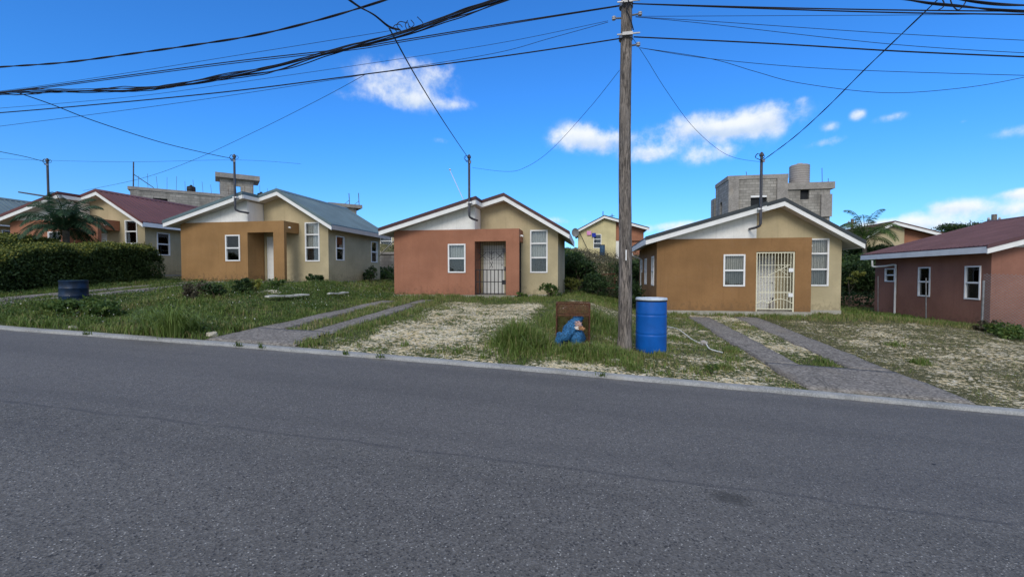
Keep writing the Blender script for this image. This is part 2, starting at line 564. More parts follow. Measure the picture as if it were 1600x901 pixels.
class MB:
    def __init__(s):
        s.v = []
        s.f = []

    def poly(s, *pts):
        i = len(s.v)
        s.v += [tuple(p) for p in pts]
        s.f.append(tuple(range(i, i + len(pts))))

    def box(s, x0, x1, y0, y1, z0, z1):
        i = len(s.v)
        s.v += [(x0, y0, z0), (x1, y0, z0), (x1, y1, z0), (x0, y1, z0), (x0, y0, z1), (x1, y0, z1), (x1, y1, z1), (x0, y1, z1)]
        s.f += [tuple(i + k for k in q) for q in ((0, 3, 2, 1), (4, 5, 6, 7), (0, 1, 5, 4), (1, 2, 6, 5), (2, 3, 7, 6), (3, 0, 4, 7))]
        return s

    def prism(s, xz, y0, y1):
        """polygon in x-z pushed along y"""
        n = len(xz)
        i = len(s.v)
        s.v += [(x, y0, z) for x, z in xz] + [(x, y1, z) for x, z in xz]
        s.f.append(tuple(range(i, i + n)))
        s.f.append(tuple(range(i + 2 * n - 1, i + n - 1, -1)))
        for k in range(n):
            j = (k + 1) % n
            s.f.append((i + k, i + n + k, i + n + j, i + j))
        return s

    def slab(s, xy, z0, z1):
        n = len(xy)
        i = len(s.v)
        s.v += [(x, y, z0) for x, y in xy] + [(x, y, z1) for x, y in xy]
        s.f.append(tuple(range(i + n - 1, i - 1, -1)))
        s.f.append(tuple(range(i + n, i + 2 * n)))
        for k in range(n):
            j = (k + 1) % n
            s.f.append((i + k, i + j, i + n + j, i + n + k))
        return s

    def tube(s, pts, r, n=8, cap=True):
        pts = [Vector(p) for p in pts]
        rs = r if isinstance(r, (list, tuple)) else [r] * len(pts)
        i0 = len(s.v)
        ref = None
        for k, p in enumerate(pts):
            a = pts[max(0, k - 1)]
            b = pts[min(len(pts) - 1, k + 1)]
            t = (b - a)
            if t.length < 1e-9:
                t = Vector((0, 0, 1))
            t.normalize()
            if ref is None:
                ref = Vector((0, 0, 1)) if abs(t.z) < .9 else Vector((1, 0, 0))
            e1 = t.cross(ref).normalized()
            e2 = t.cross(e1)
            ref = e2.cross(t) if False else ref
            for j in range(n):
                an = 2 * PI * j / n
                s.v.append(tuple(p + (e1 * math.cos(an) + e2 * math.sin(an)) * rs[k]))
        for k in range(len(pts) - 1):
            for j in range(n):
                a = i0 + k * n + j
                b = i0 + k * n + (j + 1) % n
                s.f.append((a, a + n, b + n, b))
        if cap:
            s.f.append(tuple(i0 + j for j in range(n)))
            e = i0 + (len(pts) - 1) * n
            s.f.append(tuple(e + j for j in range(n - 1, -1, -1)))
        return s

    def lathe(s, prof, n=32, c=(0, 0, 0)):
        i0 = len(s.v)
        for r, z in prof:
            for j in range(n):
                a = 2 * PI * j / n
                s.v.append((c[0] + r * math.cos(a), c[1] + r * math.sin(a), c[2] + z))
        for k in range(len(prof) - 1):
            for j in range(n):
                a = i0 + k * n + j
                b = i0 + k * n + (j + 1) % n
                s.f.append((a, b, b + n, a + n))
        s.f.append(tuple(i0 + j for j in range(n - 1, -1, -1)))
        e = i0 + (len(prof) - 1) * n
        s.f.append(tuple(e + j for j in range(n)))
        return s

    def build(s, name, mat, parent=None, loc=(0, 0, 0), rz=0, smooth=False, bevel=0, fix=True):
        me = bpy.data.meshes.new(name)
        me.from_pydata(s.v, [], s.f)
        if fix:
            bm = bmesh.new()
            bm.from_mesh(me)
            bmesh.ops.recalc_face_normals(bm, faces=bm.faces)
            bm.to_mesh(me)
            bm.free()
        me.materials.append(mat)
        if smooth:
            me.polygons.foreach_set('use_smooth', [True] * len(me.polygons))
        o = bpy.data.objects.new(name, me)
        COL.objects.link(o)
        o.location = loc
        o.rotation_euler.z = rz
        if parent:
            o.parent = parent
        if bevel:
            b = o.modifiers.new('edge', 'BEVEL')
            b.width = bevel
            b.segments = 2
            b.limit_method = 'ANGLE'
            b.angle_limit = R(40)
        if smooth:
            try:
                me.set_sharp_from_angle(angle=R(40))
            except Exception:
                pass
        return o


def arr_mesh(name, verts, faces, mat, parent=None, tint=None, smooth=False, loc=(0, 0, 0)):
    """fast mesh from numpy arrays; faces (n,k)"""
    me = bpy.data.meshes.new(name)
    nv, nf, k = len(verts), len(faces), faces.shape[1]
    me.vertices.add(nv)
    me.vertices.foreach_set('co', np.ascontiguousarray(verts, dtype=np.float32).ravel())
    me.loops.add(nf * k)
    me.loops.foreach_set('vertex_index', np.ascontiguousarray(faces, dtype=np.int32).ravel())
    me.polygons.add(nf)
    me.polygons.foreach_set('loop_start', np.arange(0, nf * k, k, dtype=np.int32))
    me.polygons.foreach_set('loop_total', np.full(nf, k, dtype=np.int32))
    if tint is not None:
        a = me.attributes.new('tint', 'FLOAT', 'POINT')
        a.data.foreach_set('value', np.ascontiguousarray(tint, dtype=np.float32))
    me.update(calc_edges=True)
    me.validate()
    if smooth:
        me.polygons.foreach_set('use_smooth', [True] * nf)
    me.materials.append(mat)
    o = bpy.data.objects.new(name, me)
    COL.objects.link(o)
    o.location = loc
    if parent:
        o.parent = parent
    return o


def unit(a):
    return a / np.maximum(np.linalg.norm(a, axis=1, keepdims=True), 1e-9)


def leaves(centers, size, tint, flat=.0, aspect=.55, rng=RNG, up=.0):
    """one bent rhombic leaf per center -> verts, faces, tint"""
    n = len(centers)
    d = unit(rng.normal(size=(n, 3)) * np.array([1, 1, 1 - flat]) + np.array([0, 0, up]))
    w = unit(np.cross(d, rng.normal(size=(n, 3))))
    nn = np.cross(d, w)
    L = (size * rng.uniform(.6, 1.35, n))[:, None] if np.ndim(size) == 0 else (size * rng.uniform(.7, 1.3, n))[:, None]
    W = L * aspect * .5
    a = centers - d * L * .5
    c = centers + d * L * .5 - nn * L * .12
    b = centers + w * W + nn * L * .08
    e = centers - w * W + nn * L * .08
    v = np.stack([a, b, c, e], 1).reshape(-1, 3)
    f = np.arange(n * 4).reshape(n, 4)
    return v, f, np.repeat(tint, 4)


def crown_points(lobes, n, rng=RNG, shell=.55):
    """points in a set of lobes (cx,cy,cz,rx,ry,rz), biased to the outside, broken into sprigs"""
    lobes = np.array(lobes, float)
    vol = lobes[:, 3] * lobes[:, 4] * lobes[:, 5]
    ns = max(6, n // 14)
    li = rng.choice(len(lobes), ns, p=vol ** .7 / (vol ** .7).sum())
    d = unit(rng.normal(size=(ns, 3)))
    r = rng.uniform(shell, 1.08, ns)[:, None] ** .8
    sp = lobes[li, :3] + d * r * lobes[li, 3:]
    st = rng.random(ns)
    k = rng.integers(0, ns, n)
    sr = np.cbrt(vol.mean()) * .2
    pts = sp[k] + rng.normal(size=(n, 3)) * sr * np.array([1, 1, .7])
    tint = np.clip(st[k] * .75 + rng.random(n) * .35, 0, 1)
    return pts, tint


def bush(name, label, cat, loc, lobes, n, leaf, mat, stems=4, group=None, extra=None, stemmat='bark', up=0.0):
    t = tag(empty(name, loc), label, cat, group)
    pts, ti = crown_points(lobes, n)
    keep = pts[:, 2] > .01
    v, f, tt = leaves(pts[keep], leaf, ti[keep], up=up)
    arr_mesh('foliage', v, f, M[mat], t, tt)
    if extra:
        m2, n2, sel = extra
        p2, t2 = crown_points(lobes, n2, shell=.9)
        k2 = sel(p2)
        v, f, tt = leaves(p2[k2], leaf * .9, t2[k2], up=.6)
        arr_mesh('new_growth', v, f, M[m2], t, tt)
    if stems:
        mb = MB()
        top = max(l[2] for l in lobes)
        for i in range(stems):
            l = lobes[i % len(lobes)]
            bx = l[0] * .5 + random.uniform(-.08, .08)
            by = l[1] * .5 + random.uniform(-.08, .08)
            rr = .012 + .02 * top / 2
            mb.tube([(bx, by, -.05), ((bx + l[0]) / 2 + random.uniform(-.05, .05), (by + l[1]) / 2, l[2] * .5), (l[0], l[1], l[2] + l[5] * .4)], [rr, rr * .75, rr * .35], 6)
        mb.build('stem', M[stemmat], t, smooth=True)
    return t


def tree(name, label, loc, height, lobes, n, leaf, mat, tr=.14, group=None, stemmat='bark'):
    t = tag(empty(name, loc), label, 'tree', group)
    pts, ti = crown_points(lobes, n)
    v, f, tt = leaves(pts, leaf, ti)
    arr_mesh('crown', v, f, M[mat], t, tt)
    mb = MB()
    zc = min(l[2] for l in lobes)
    mb.tube([(0, 0, -.2), (.05, 0, zc * .5), (.0, .06, zc), (.05, .05, height * .8)], [tr, tr * .8, tr * .65, tr * .2], 10)
    for l in lobes:
        s0 = Vector((.03, .03, zc * random.uniform(.55, .95)))
        e = Vector(l[:3])
        mb.tube([s0, s0.lerp(e, .5) + Vector((0, 0, -.1)), e], [tr * .5, tr * .35, tr * .12], 6)
    mb.build('trunk', M[stemmat], t, smooth=True)
    return t


# ------------------------------------------------------------------ ground, road, kerb
def cover(u, v):
    """how much plant cover the lots have (0 bare marl .. 1 closed turf), how dry it is"""
    c = np.full(u.shape, .80)
    d = np.full(u.shape, .25)
    left = u < -7.4
    c = np.where(left, 1.05, c)
    d = np.where(left, .12 + .3 * (fbm(u * .5, v * .5, 2) > .55), d)
    # strip between the tracks of the terracotta house
    c = np.where((u > -7.4) & (u < -5.0), .92 - .35 * sst(-5.6, -5.0, u), c)
    marl = (u >= -5.4) & (u < -1.0)
    m = .45 + .42 * (1 - sst(-5.5, -4.3, u)) + .6 * sst(-1.9, -1.0, u) + .7 * sst(14.6, 15.9, v) + .12 * sst(8.6, 11, v) * sst(14, 11, v)
    c = np.where(marl, m, c)
    c = np.where((u >= -1.1) & (u < 1.0), .80 - .4 * sst(8.4, 7.6, v), c)
    c = np.where((u >= 1.0) & (u < 3.4), .72 + .10 * sst(9, 14, v) - .14 * sst(8.8, 7.8, v), c)
    c = np.where((u >= 3.4) & (u < 5.4), .50 + .35 * sst(11, 9.3, v), c)
    c = np.where(u >= 5.4, .69 + .35 * sst(14.8, 16.6, v) + .2 * sst(6.5, 5.6, u), c)
    d = np.where((u >= 5.2) & (v < 16), .85, d)
    d = np.where((u >= -5.4) & (u < -1.0), .15, d)
    back = sst(16.2, 17.2, v)
    c = c * (1 - back) + .95 * back
    d = d * (1 - back) + .3 * back
    bank = sst(26, 28, v)
    c = c * (1 - bank) + .92 * bank
    d = d * (1 - bank) + .9 * bank
    n = (fbm(u * .9 + 3, v * .9 + 31, 4) - .5) * 1.0 + (fbm(u * 3.1 + 13, v * 4.4 + 1, 3) - .5) * .7
    n = n * np.where((u > 5.2) & (v < 16), .8, 1.0)
    return c + n * .75, d


def axis(lo, hi, fl, fh, fine, n):
    a = np.arange(fl, fh + 1e-6, fine)
    return np.unique(np.concatenate([fl - np.geomspace(.3, fl - lo, n), a, fh + np.geomspace(.3, hi - fh, n)]))


us = axis(-420, 420, -26, 20, .11, 34)
vs = np.unique(np.concatenate([-6 - np.geomspace(.3, 400, 22), np.arange(-6, 7.3, 1.0), [7.36, 7.41, 7.46], np.arange(7.55, 18, .1), np.arange(18, 34, .28), 34 + np.geomspace(.4, 420, 30)]))
U, V = np.meshgrid(us, vs)
Z = ground_z(U, V)
far = sst(60, 130, V) * (fbm(U * .012 + 4, V * .012, 3) * 6)
Z = Z + far
nu, nv = len(us), len(vs)
idx = np.arange(nu * nv).reshape(nv, nu)
fc = np.stack([idx[:-1, :-1], idx[:-1, 1:], idx[1:, 1:], idx[1:, :-1]], -1).reshape(-1, 4)
g = arr_mesh('ground', np.stack([U, V, Z], -1).reshape(-1, 3), fc, M['ground'], smooth=True)
cv, dr = cover(U, V)
for nm, ar in (('veg', cv), ('dry', dr)):
    a = g.data.attributes.new(nm, 'FLOAT', 'POINT')
    a.data.foreach_set('value', ar.ravel().astype(np.float32))
tag(g, 'pale marl ground with patchy turf rising from the kerb to the houses', 'ground', kind='structure')

ru = axis(-300, 300, -30, 20, .5, 20)
rv = np.array([-6.2, -3, 0, 2, 3.7, 5.5, 6.6, 7.26])
U2, V2 = np.meshgrid(ru, rv)
Z2 = kerb_z(U2) - .048 + .012 * np.sin(np.clip((V2 - .5) / 6.7, -1, 1) * PI / 2 + PI / 2)
idx = np.arange(U2.size).reshape(U2.shape)
fc = np.stack([idx[:-1, :-1], idx[:-1, 1:], idx[1:, 1:], idx[1:, :-1]], -1).reshape(-1, 4)
tag(arr_mesh('road', np.stack([U2, V2, Z2], -1).reshape(-1, 3), fc, M['asphalt'], smooth=True), 'grey asphalt road with a dark joint line along its middle', 'road', kind='structure')

# kerb: cast strip with a worn, slightly wavy edge
ku = np.arange(-70, 45, .12)
prof = [(7.235, -.16), (7.24, -.018), (7.255, -.003), (7.28, .003), (7.42, .006), (7.455, .0), (7.46, -.14)]
vv = []
for j, (pv, pz) in enumerate(prof):
    wob = (fbm(ku * 1.3 + j * .1, ku * 0 + 2, 3) - .5) * .05 + (fbm(ku * 6, ku * 0 + 8, 2) - .5) * .02
    chip = np.where(fbm(ku * 2.2 + 60, ku * 0 + 5.5, 3) > .66, .03, 0)
    vv.append(np.stack([ku, pv + wob + chip * (j < 4), kerb_z(ku) + pz - chip * .5 * (1 <= j < 4)], -1))
vv = np.stack(vv, 0)
idx = np.arange(vv.shape[0] * vv.shape[1]).reshape(vv.shape[:2])
fc = np.stack([idx[:-1, :-1], idx[:-1, 1:], idx[1:, 1:], idx[1:, :-1]], -1).reshape(-1, 4)
tag(arr_mesh('kerb', vv.reshape(-1, 3), fc, M['kerb']), 'pale low concrete kerb along the far edge of the road', 'kerb', kind='structure')


def drive(name, label, rects, zoff=.035, skip=None):
    """concrete tracks as sheets of small cells that follow the lot"""
    cells = {}
    verts, faces = [], []
    for (u0, u1, v0, v1) in rects:
        uu = np.linspace(u0, u1, max(2, int((u1 - u0) / .12) + 1))
        vvv = np.linspace(v0, v1, max(2, int((v1 - v0) / .15) + 1))
        UU, VV = np.meshgrid(uu, vvv)
        ed = np.minimum(np.minimum(UU - u0, u1 - UU), 1)
        wob = (fbm(VV * 2.1 + u0, UU * 0 + 3, 3) - .5) * .1
        UU = UU + np.where(np.abs(UU - u0) < .01, wob, 0) + np.where(np.abs(UU - u1) < .01, -wob, 0)
        ZZ = ground_z(UU, VV, False) + zoff + (fbm(UU * .9, VV * .9, 2) - .5) * .03
        ZZ = np.where(VV < 7.6, kerb_z(UU) + .012, ZZ)
        b = len(verts)
        verts += list(np.stack([UU, VV, ZZ], -1).reshape(-1, 3))
        ii = np.arange(UU.size).reshape(UU.shape) + b
        for q in np.stack([ii[:-1, :-1], ii[:-1, 1:], ii[1:, 1:], ii[1:, :-1]], -1).reshape(-1, 4):
            c = np.mean([verts[k] for k in q], axis=0)
            if skip and skip(c[0], c[1]):
                continue
            faces.append(q)
        # skirt
        ring = list(ii[0, :]) + list(ii[1:, -1]) + list(ii[-1, -2::-1]) + list(ii[-2:0:-1, 0])
        b2 = len(verts)
        verts += [np.array(verts[k]) - np.array([0, 0, .16]) for k in ring]
        n = len(ring)
        for k in range(n):
            j = (k + 1) % n
            c = np.array(verts[ring[k]])
            if skip and skip(c[0], c[1]):
                continue
            faces.append(np.array([ring[k], b2 + k, b2 + j, ring[j]]))
    o = arr_mesh(name, np.array(verts), np.array(faces), M['drive'])
    return tag(o, label, 'driveway', kind='structure')


drive('driveway', 'concrete driveway tracks running up to the brown house with the cream gate', [(3.32, 3.97, 9.21, 15.9), (4.84, 5.54, 9.21, 16.1), (3.32, 5.58, 7.47, 9.21)])
brk = lambda x, y: x > -5.55 + (fbm(np.array([x * 3]), np.array([y * 3]), 2)[0] - .5) * .4 - (y - 7.6) * .05 and y < 8.95
drive('driveway', 'broken-edged concrete tracks running up to the terracotta house with the black gate', [(-7.42, -6.88, 8.91, 14.9), (-6.1, -5.6, 8.91, 15.4), (-7.42, -5.25, 7.47, 8.91)], skip=brk)
drive('driveway', 'narrow pale concrete tracks behind the dark blue drum', [(-17.15, -16.7, 8.61, 16.2), (-15.9, -15.45, 8.61, 16.0), (-17.15, -15.45, 7.47, 8.61)], .06)

# ------------------------------------------------------------------ houses
XP = 4.48
ZL = lambda x: 2.645 + .285 * (x + .45)
ZR = lambda x: 4.05 - .6 * (x - XP)
ZT = lambda x: min(ZL(x), ZR(x))
DEP = 5.9
YF, YM, YB = -.42, .5, DEP + .3
XL, XR, XE = -.45, 7.1, 3.55


def holed_wall(mb, x0, x1, zbot, top, holes, y0, y1, brk=()):
    """wall in x-z between y0 (front) and y1 with real openings; top(x) may slope"""
    xs = sorted({x0, x1, *[b for b in brk if x0 < b < x1], *[h[0] for h in holes], *[h[1] for h in holes]})
    for a, b in zip(xs, xs[1:]):
        hs = sorted([h for h in holes if h[0] <= a + 1e-6 and h[1] >= b - 1e-6], key=lambda h: h[2])
        lo = zbot
        spans = []
        for h in hs:
            if h[2] > lo + 1e-6:
                spans.append((lo, lo, h[2], h[2]))
            lo = h[3]
        spans.append((lo, lo, top(a + 1e-5), top(b - 1e-5)))
        for (za, zb, zc, zd) in spans:
            mb.poly((a, y0, za), (b, y0, zb), (b, y0, zd), (a, y0, zc))
            mb.poly((b, y1, zb), (a, y1, za), (a, y1, zc), (b, y1, zd))
    for (ha, hb, hz, hw) in holes:
        mb.poly((ha, y0, hz), (ha, y1, hz), (ha, y1, hw), (ha, y0, hw))
        mb.poly((hb, y1, hz), (hb, y0, hz), (hb, y0, hw), (hb, y1, hw))
        mb.poly((ha, y0, hw), (ha, y1, hw), (hb, y1, hw), (hb, y0, hw))
        if hz > zbot + 1e-6:
            mb.poly((ha, y1, hz), (ha, y0, hz), (hb, y0, hz), (hb, y1, hz))
    mb.poly((x0, y1, zbot), (x0, y0, zbot), (x0, y0, top(x0)), (x0, y1, top(x0)))
    mb.poly((x1, y0, zbot), (x1, y1, zbot), (x1, y1, top(x1)), (x1, y0, top(x1)))
    xs2 = sorted({x0, x1, *[b for b in brk if x0 < b < x1]})
    for a, b in zip(xs2, xs2[1:]):
        mb.poly((a, y0, top(a)), (b, y0, top(b)), (b, y1, top(b)), (a, y1, top(a)))


def to_side(mb, x, flip):
    """turn a wall built in x-z (x = distance back) into a side wall at x"""
    mb.v = [(x + (-p[1] if flip else p[1]), p[0], p[2]) for p in mb.v]
    return mb


def window(parent, w, h, bars, loc, rz, pane_back='curt_white', low=None, fw=.055):
    """frame facing -y with origin at its lower left corner; bars = heights of the transoms"""
    f = MB()
    y0, y1 = -.03, .07
    f.box(0, fw, y0, y1, 0, h).box(w - fw, w, y0, y1, 0, h)
    f.box(fw, w - fw, y0 + .002, y1, 0, fw).box(fw, w - fw, y0 + .002, y1, h - fw, h)
    edges = [fw]
    for b in bars:
        f.box(fw, w - fw, y0 + .006, y1 - .01, b - .03, b + .03)
        edges += [b - .03, b + .03]
    edges.append(h - fw)
    o = f.build('window', M['frame'], parent, loc, rz, bevel=.006)
    for i in range(0, len(edges), 2):
        p = MB()
        yy = .022 if i % 4 else .034
        p.box(fw - .004, w - fw + .004, yy, yy + .006, edges[i] - .004, edges[i + 1] + .004)
        p.build('pane', M['glass'], o)
    c = MB()
    n = 40
    segs = [(0.0, h, pane_back)] if low is None else [(0.0, low[0], low[1]), (low[0], h, pane_back)]
    for (za, zb, cm) in segs:
        c = MB()
        ph = random.random() * 9
        for k in range(n):
            xa, xb = w * k / n, w * (k + 1) / n
            ya = .13 + .018 * math.sin(xa * 38 + ph + 1.3 * math.sin(xa * 11))
            yb = .13 + .018 * math.sin(xb * 38 + ph + 1.3 * math.sin(xb * 11))
            c.poly((xa, ya, za), (xb, yb, za), (xb, yb, zb), (xa, ya, zb))
        c.build('curtain_or_backing', M[cm], o, fix=False, smooth=True)  # also carries the dark sheets that paint unlit rooms
    return o


def grille(mb, x0, x1, z0, z1, step, r=.008, y=0.0, hs=()):
    n = max(1, round((x1 - x0) / step))
    for k in range(n + 1):
        x = x0 + (x1 - x0) * k / n
        mb.box(x - r, x + r, y - r, y + r, z0, z1)
    for z in hs:
        mb.box(x0, x1, y - r * 1.1, y + r * 1.1, z - r, z + r)


def mast(parent, x, z0, z1, hook=1, bracket=True, arm=None):
    m = MB()
    y = -.56
    m.tube([(x, y, z0 + .05), (x, y, z1)], .045, 12)
    m.tube([(x, y, z0 + .07), (x + .02 * hook, y + .02, z0), (x + .10 * hook, y + .12, z0 - .05), (x + .17 * hook, -.02, z0 - .06)], .042, 10)
    o = m.build('service_mast', M['mast'], parent, smooth=True)
    h = MB()
    h.lathe([(.03, -.02), (.07, 0), (.075, .05), (.05, .1), (.02, .14)], 12, (x, y, z1))
    h.build('weatherhead', M['mast'], o, smooth=True)
    i = MB()
    i.lathe([(.02, 0), (.045, .01), (.045, .04), (.025, .05), (.045, .06), (.045, .09), (.02, .1)], 10, (x + .05, y - .05, z1 - .22))
    i.build('insulator', M['porcelain'], o, smooth=True)
    for k in range(4):
        a = random.uniform(0, 6)
        l = MB()
        pts = [(x, y, z1 + .02), (x + .12 * math.cos(a), y + .08 * math.sin(a), z1 + .1), (x + .2 * math.cos(a), y + .12 * math.sin(a), z1 - .02), (x + .1 * math.cos(a + 1), y - .08, z1 - .14), (x + .03, y - .05, z1 - .2)]
        l.tube(smooth_path(pts, 6), .008, 5)
        l.build('lead_wire', M['black_rubber'], o)
    if bracket:
        b = MB()
        zc = ZL(x) - .17
        b.box(x - .09, x + .09, y - .04, YF - .03, zc - .025, zc + .025)
        b.build('clamp', M['frame'], o)
    if arm:
        b = MB()
        b.tube([(x, y, arm[0]), (x - 1.25, y - .3, arm[0] + .2)], [.04, .03], 8)
        b.build('cross_arm', M['mast'], o)
    return o


def smooth_path(pts, k=6):
    P = [Vector(p) for p in pts]
    out = []
    for i in range(len(P) - 1):
        p0 = P[max(0, i - 1)]
        p1, p2 = P[i], P[i + 1]
        p3 = P[min(len(P) - 1, i + 2)]
        for j in range(k):
            t = j / k
            out.append(.5 * ((2 * p1) + (p2 - p0) * t + (2 * p0 - 5 * p1 + 4 * p2 - p3) * t * t + (3 * p1 - p0 - 3 * p2 + p3) * t ** 3))
    out.append(P[-1])
    return out


def ribbed(mb, xa, xb, y0, y1, zf, pitch=.25, amp=.022, t=.03):
    """ribbed sheet running down the slope from xa to xb, ribs repeated along y"""
    ys = []
    y = y0
    while y < y1 - 1e-6:
        for dy, dz in ((0, 0), (.60 * pitch, 0), (.68 * pitch, amp), (.86 * pitch, amp), (.94 * pitch, 0)):
            if y + dy < y1:
                ys.append((y + dy, dz))
        y += pitch
    ys.append((y1, 0))
    i = len(mb.v)
    for (yy, dz) in ys:
        mb.v += [(xa, yy, zf(xa) + dz), (xb, yy, zf(xb) + dz), (xa, yy, zf(xa) - t), (xb, yy, zf(xb) - t)]
    for k in range(len(ys) - 1):
        a = i + 4 * k
        b = a + 4
        mb.f += [(a, a + 1, b + 1, b), (a + 2, b + 2, b + 3, a + 3), (a, b, b + 2, a + 2), (a + 1, a + 3, b + 3, b + 1)]
    e = i + 4 * (len(ys) - 1)
    mb.f += [(i, i + 2, i + 3, i + 1), (e, e + 1, e + 3, e + 2)]


def sloped(mb, xa, xb, zf, h0, h1, y0, y1):
    mb.prism([(xa, zf(xa) - h0), (xb, zf(xb) - h0), (xb, zf(xb) - h1), (xa, zf(xa) - h1)], y0, y1)


def house(label, x0, v0, base, colour, roof, gate=None, mast_at=None, pane_back=('curt_white', 'curt_white'), low=(None, None), wl=0.0, lamp=True, fasr='fascia', arm=None, group='bungalows along the far side of the road', pitch=.25):
    t = tag(empty('bungalow', (x0, v0, base)), label, 'house', group)
    c = M[colour]
    # coloured front with the porch portal
    fw = MB()
    WIN = (2.30, 3.03, .88, 2.03)
    holed_wall(fw, 0, 5.18, 0, lambda x: 2.6, [WIN, (3.40, 4.66, 0, 2.12)], 0, .16)
    fw.box(3.24, 3.40, .162, .998, 0, 2.44)                   # left cheek of the porch
    fw.box(3.24, 5.03, .162, .998, 2.442, 2.592)              # porch slab
    fw.box(5.02, 5.178, .162, .998, 2.12, 2.594)              # side lintel
    fw.build('front_wall', c, t)
    lw = MB()
    o_ = wl
    HL = [(.42 + o_, 1.05 + o_, .88, 2.02), (2.62 + o_, 3.25 + o_, .88, 2.02), (4.55, 5.2, 1.42, 2.0)]
    holed_wall(lw, .162, DEP, 0, lambda x: 2.52, HL, 0, .16)
    to_side(lw, .001, False).build('side_wall', c, t)
    # tan body
    gw = MB()
    TW = (5.48, 6.20, .88, 2.63)
    DOOR = (3.50, 4.40, 0, 2.03)
    holed_wall(gw, 3.41, 6.62, 0, lambda x: ZT(x) - .21, [TW, DOOR], 1.0, 1.16, brk=(XP,))
    rw = MB()
    HR = [(1.58, 2.27, .95, 2.08), (4.98 - .1, 5.67 - .1, .95, 2.08)]
    holed_wall(rw, 1.162, DEP, 0, lambda x: ZR(6.62) - .21, [] if gate == 'black' else HR, 0, .16)
    gw2 = to_side(rw, 6.62, True)
    b0 = len(gw.v)
    gw.v += gw2.v
    gw.f += [tuple(b0 + k for k in q) for q in gw2.f]
    holed_wall(gw, .165, 6.455, 0, lambda x: ZT(x) - .21, [], DEP - .16, DEP - .001, brk=(XP,))
    gw.build('gable_wall', M['tan'], t)
    # white gable above the parapet
    cl = MB()
    holed_wall(cl, .25, 3.4, 2.603, lambda x: ZL(x) - .21, [], .03, .16)
    cl.box(3.25, 3.398, .162, .998, 2.603, ZL(3.25) - .215)
    cl.build('white_gable', M['whitewash'], t)
    pl = MB()
    pl.box(-.02, 5.2, -.02, 1.02, -.5, -.003).box(-.02, 6.64, 1.022, DEP + .02, -.5, -.003).box(5.202, 6.64, .985, 1.02, -.5, -.003)
    pl.build('plinth', M['plinth'], t)
    # roof
    rf = MB()
    ribbed(rf, XL, XE, YF, YM, ZL, pitch)
    ribbed(rf, XL, XP, YM, YB, ZL, pitch)
    ribbed(rf, XP, XR, YM, YB, ZR, pitch)
    ro = rf.build('roof', M[roof], t)
    rc = MB()
    rc.prism([(XP - .16, ZL(XP - .16) + .03), (XP, 4.09), (XP + .16, ZR(XP + .16) + .03), (XP + .16, ZR(XP + .16) + .018), (XP, 4.075), (XP - .16, ZL(XP - .16) + .018)], YM - .02, YB + .01)
    rc.build('ridge_cap', M[roof], ro)
    bc = MB()                                                  # dark barge flashing
    sloped(bc, XL - .02, XE + .02, ZL, -.035, .095, YF - .035, YF + .0)
    sloped(bc, XE + .022, XP, ZL, -.035, .095, YM - .04, YM - .002)
    sloped(bc, XP, XR + .02, ZR, -.035, .095, YM - .04, YM - .002)
    bc.box(XE + .002, XE + .03, YF + .002, YM - .042, ZL(XE) - .095, ZL(XE) + .035)
    bc.build('barge_flashing', M[roof], ro)
    fb = MB()
    sloped(fb, XL, XE, ZL, .097, .262, YF - .015, YF + .02)
    sloped(fb, XE + .026, XP, ZL, .097, .262, YM - .02, YM + .015)
    sloped(fb, XP, XR, ZR, .097, .262, YM - .02, YM + .015)
    fb.box(XE + .001, XE + .025, YF + .022, YM + .013, ZL(XE) - .258, ZL(XE) - .097)
    fb.box(XL, XL + .025, YF + .022, YB, ZL(XL) - .24, ZL(XL) - .04)
    fb.build('fascia', M['fascia'], ro)
    fe = MB()
    fe.box(XR - .026, XR - .001, YM + .017, YB, ZR(XR) - .23, ZR(XR) - .035)
    fe.build('eave_fascia', M[fasr], ro)
    so = MB()
    sloped(so, XL + .027, XE - .001, ZL, .205, .225, YF + .022, YM + .016)
    sloped(so, XL + .027, XP, ZL, .205, .225, YM + .018, YB - .01)
    sloped(so, XP, XR - .028, ZR, .205, .225, YM + .018, YB - .01)
    so.build('soffit', M['soffit'], ro)
    # openings
    window(t, .73, 1.15, [.575], (2.30, 0, .88), 0, pane_back[0], low[0])
    window(t, .72, 1.75, [.62, 1.2], (5.48, 1.0, .88), 0, pane_back[1], low[1])
    for (a, b, z0, z1) in ([] if gate == 'black' else HR):
        window(t, b - a, z1 - z0, [(z1 - z0) / 2], (6.62, a, z0), PI / 2, 'curt_dark', fw=.05)
    for k, (a, b, z0, z1) in enumerate(HL):
        window(t, b - a, z1 - z0, [(z1 - z0) / 2] if k < 2 else [.29], (0, b, z0), -PI / 2, 'curt_dark', fw=.05)
    d = MB()
    d.box(3.505, 4.395, 1.05, 1.09, .01, 2.025)
    for (xa, xb) in ((3.6, 3.91), (3.99, 4.3)):
        for (za, zb) in ((.2, .85), (1.0, 1.85)):
            d.box(xa, xb, 1.038, 1.052, za, zb)
    do = d.build('door', M['door'], t, bevel=.006)
    k = MB()
    k.lathe([(.015, 0), (.03, .015), (.03, .045), (.012, .06)], 12)
    k.v = [(4.30 + x, 1.05 - z, 1.0 + y) for x, y, z in k.v]
    k.build('handle', M['black_iron'], do, smooth=True)
    k = MB()
    k.box(4.285, 4.315, 1.03, 1.05, 1.18, 1.24)
    k.build('lock', M['black_iron'], do)
    if lamp:
        l = MB()
        l.tube([(5.18, .30, 2.33), (5.2, .30, 2.33)], .04, 10)
        l.tube([(5.2, .30, 2.345), (5.24, .28, 2.34), (5.30, .26, 2.31)], [.03, .038, .03], 10)
        l.build('wall_lamp', M['lamp'], t, smooth=True)
    if mast_at is not None:
        mast(t, *mast_at, arm=arm)
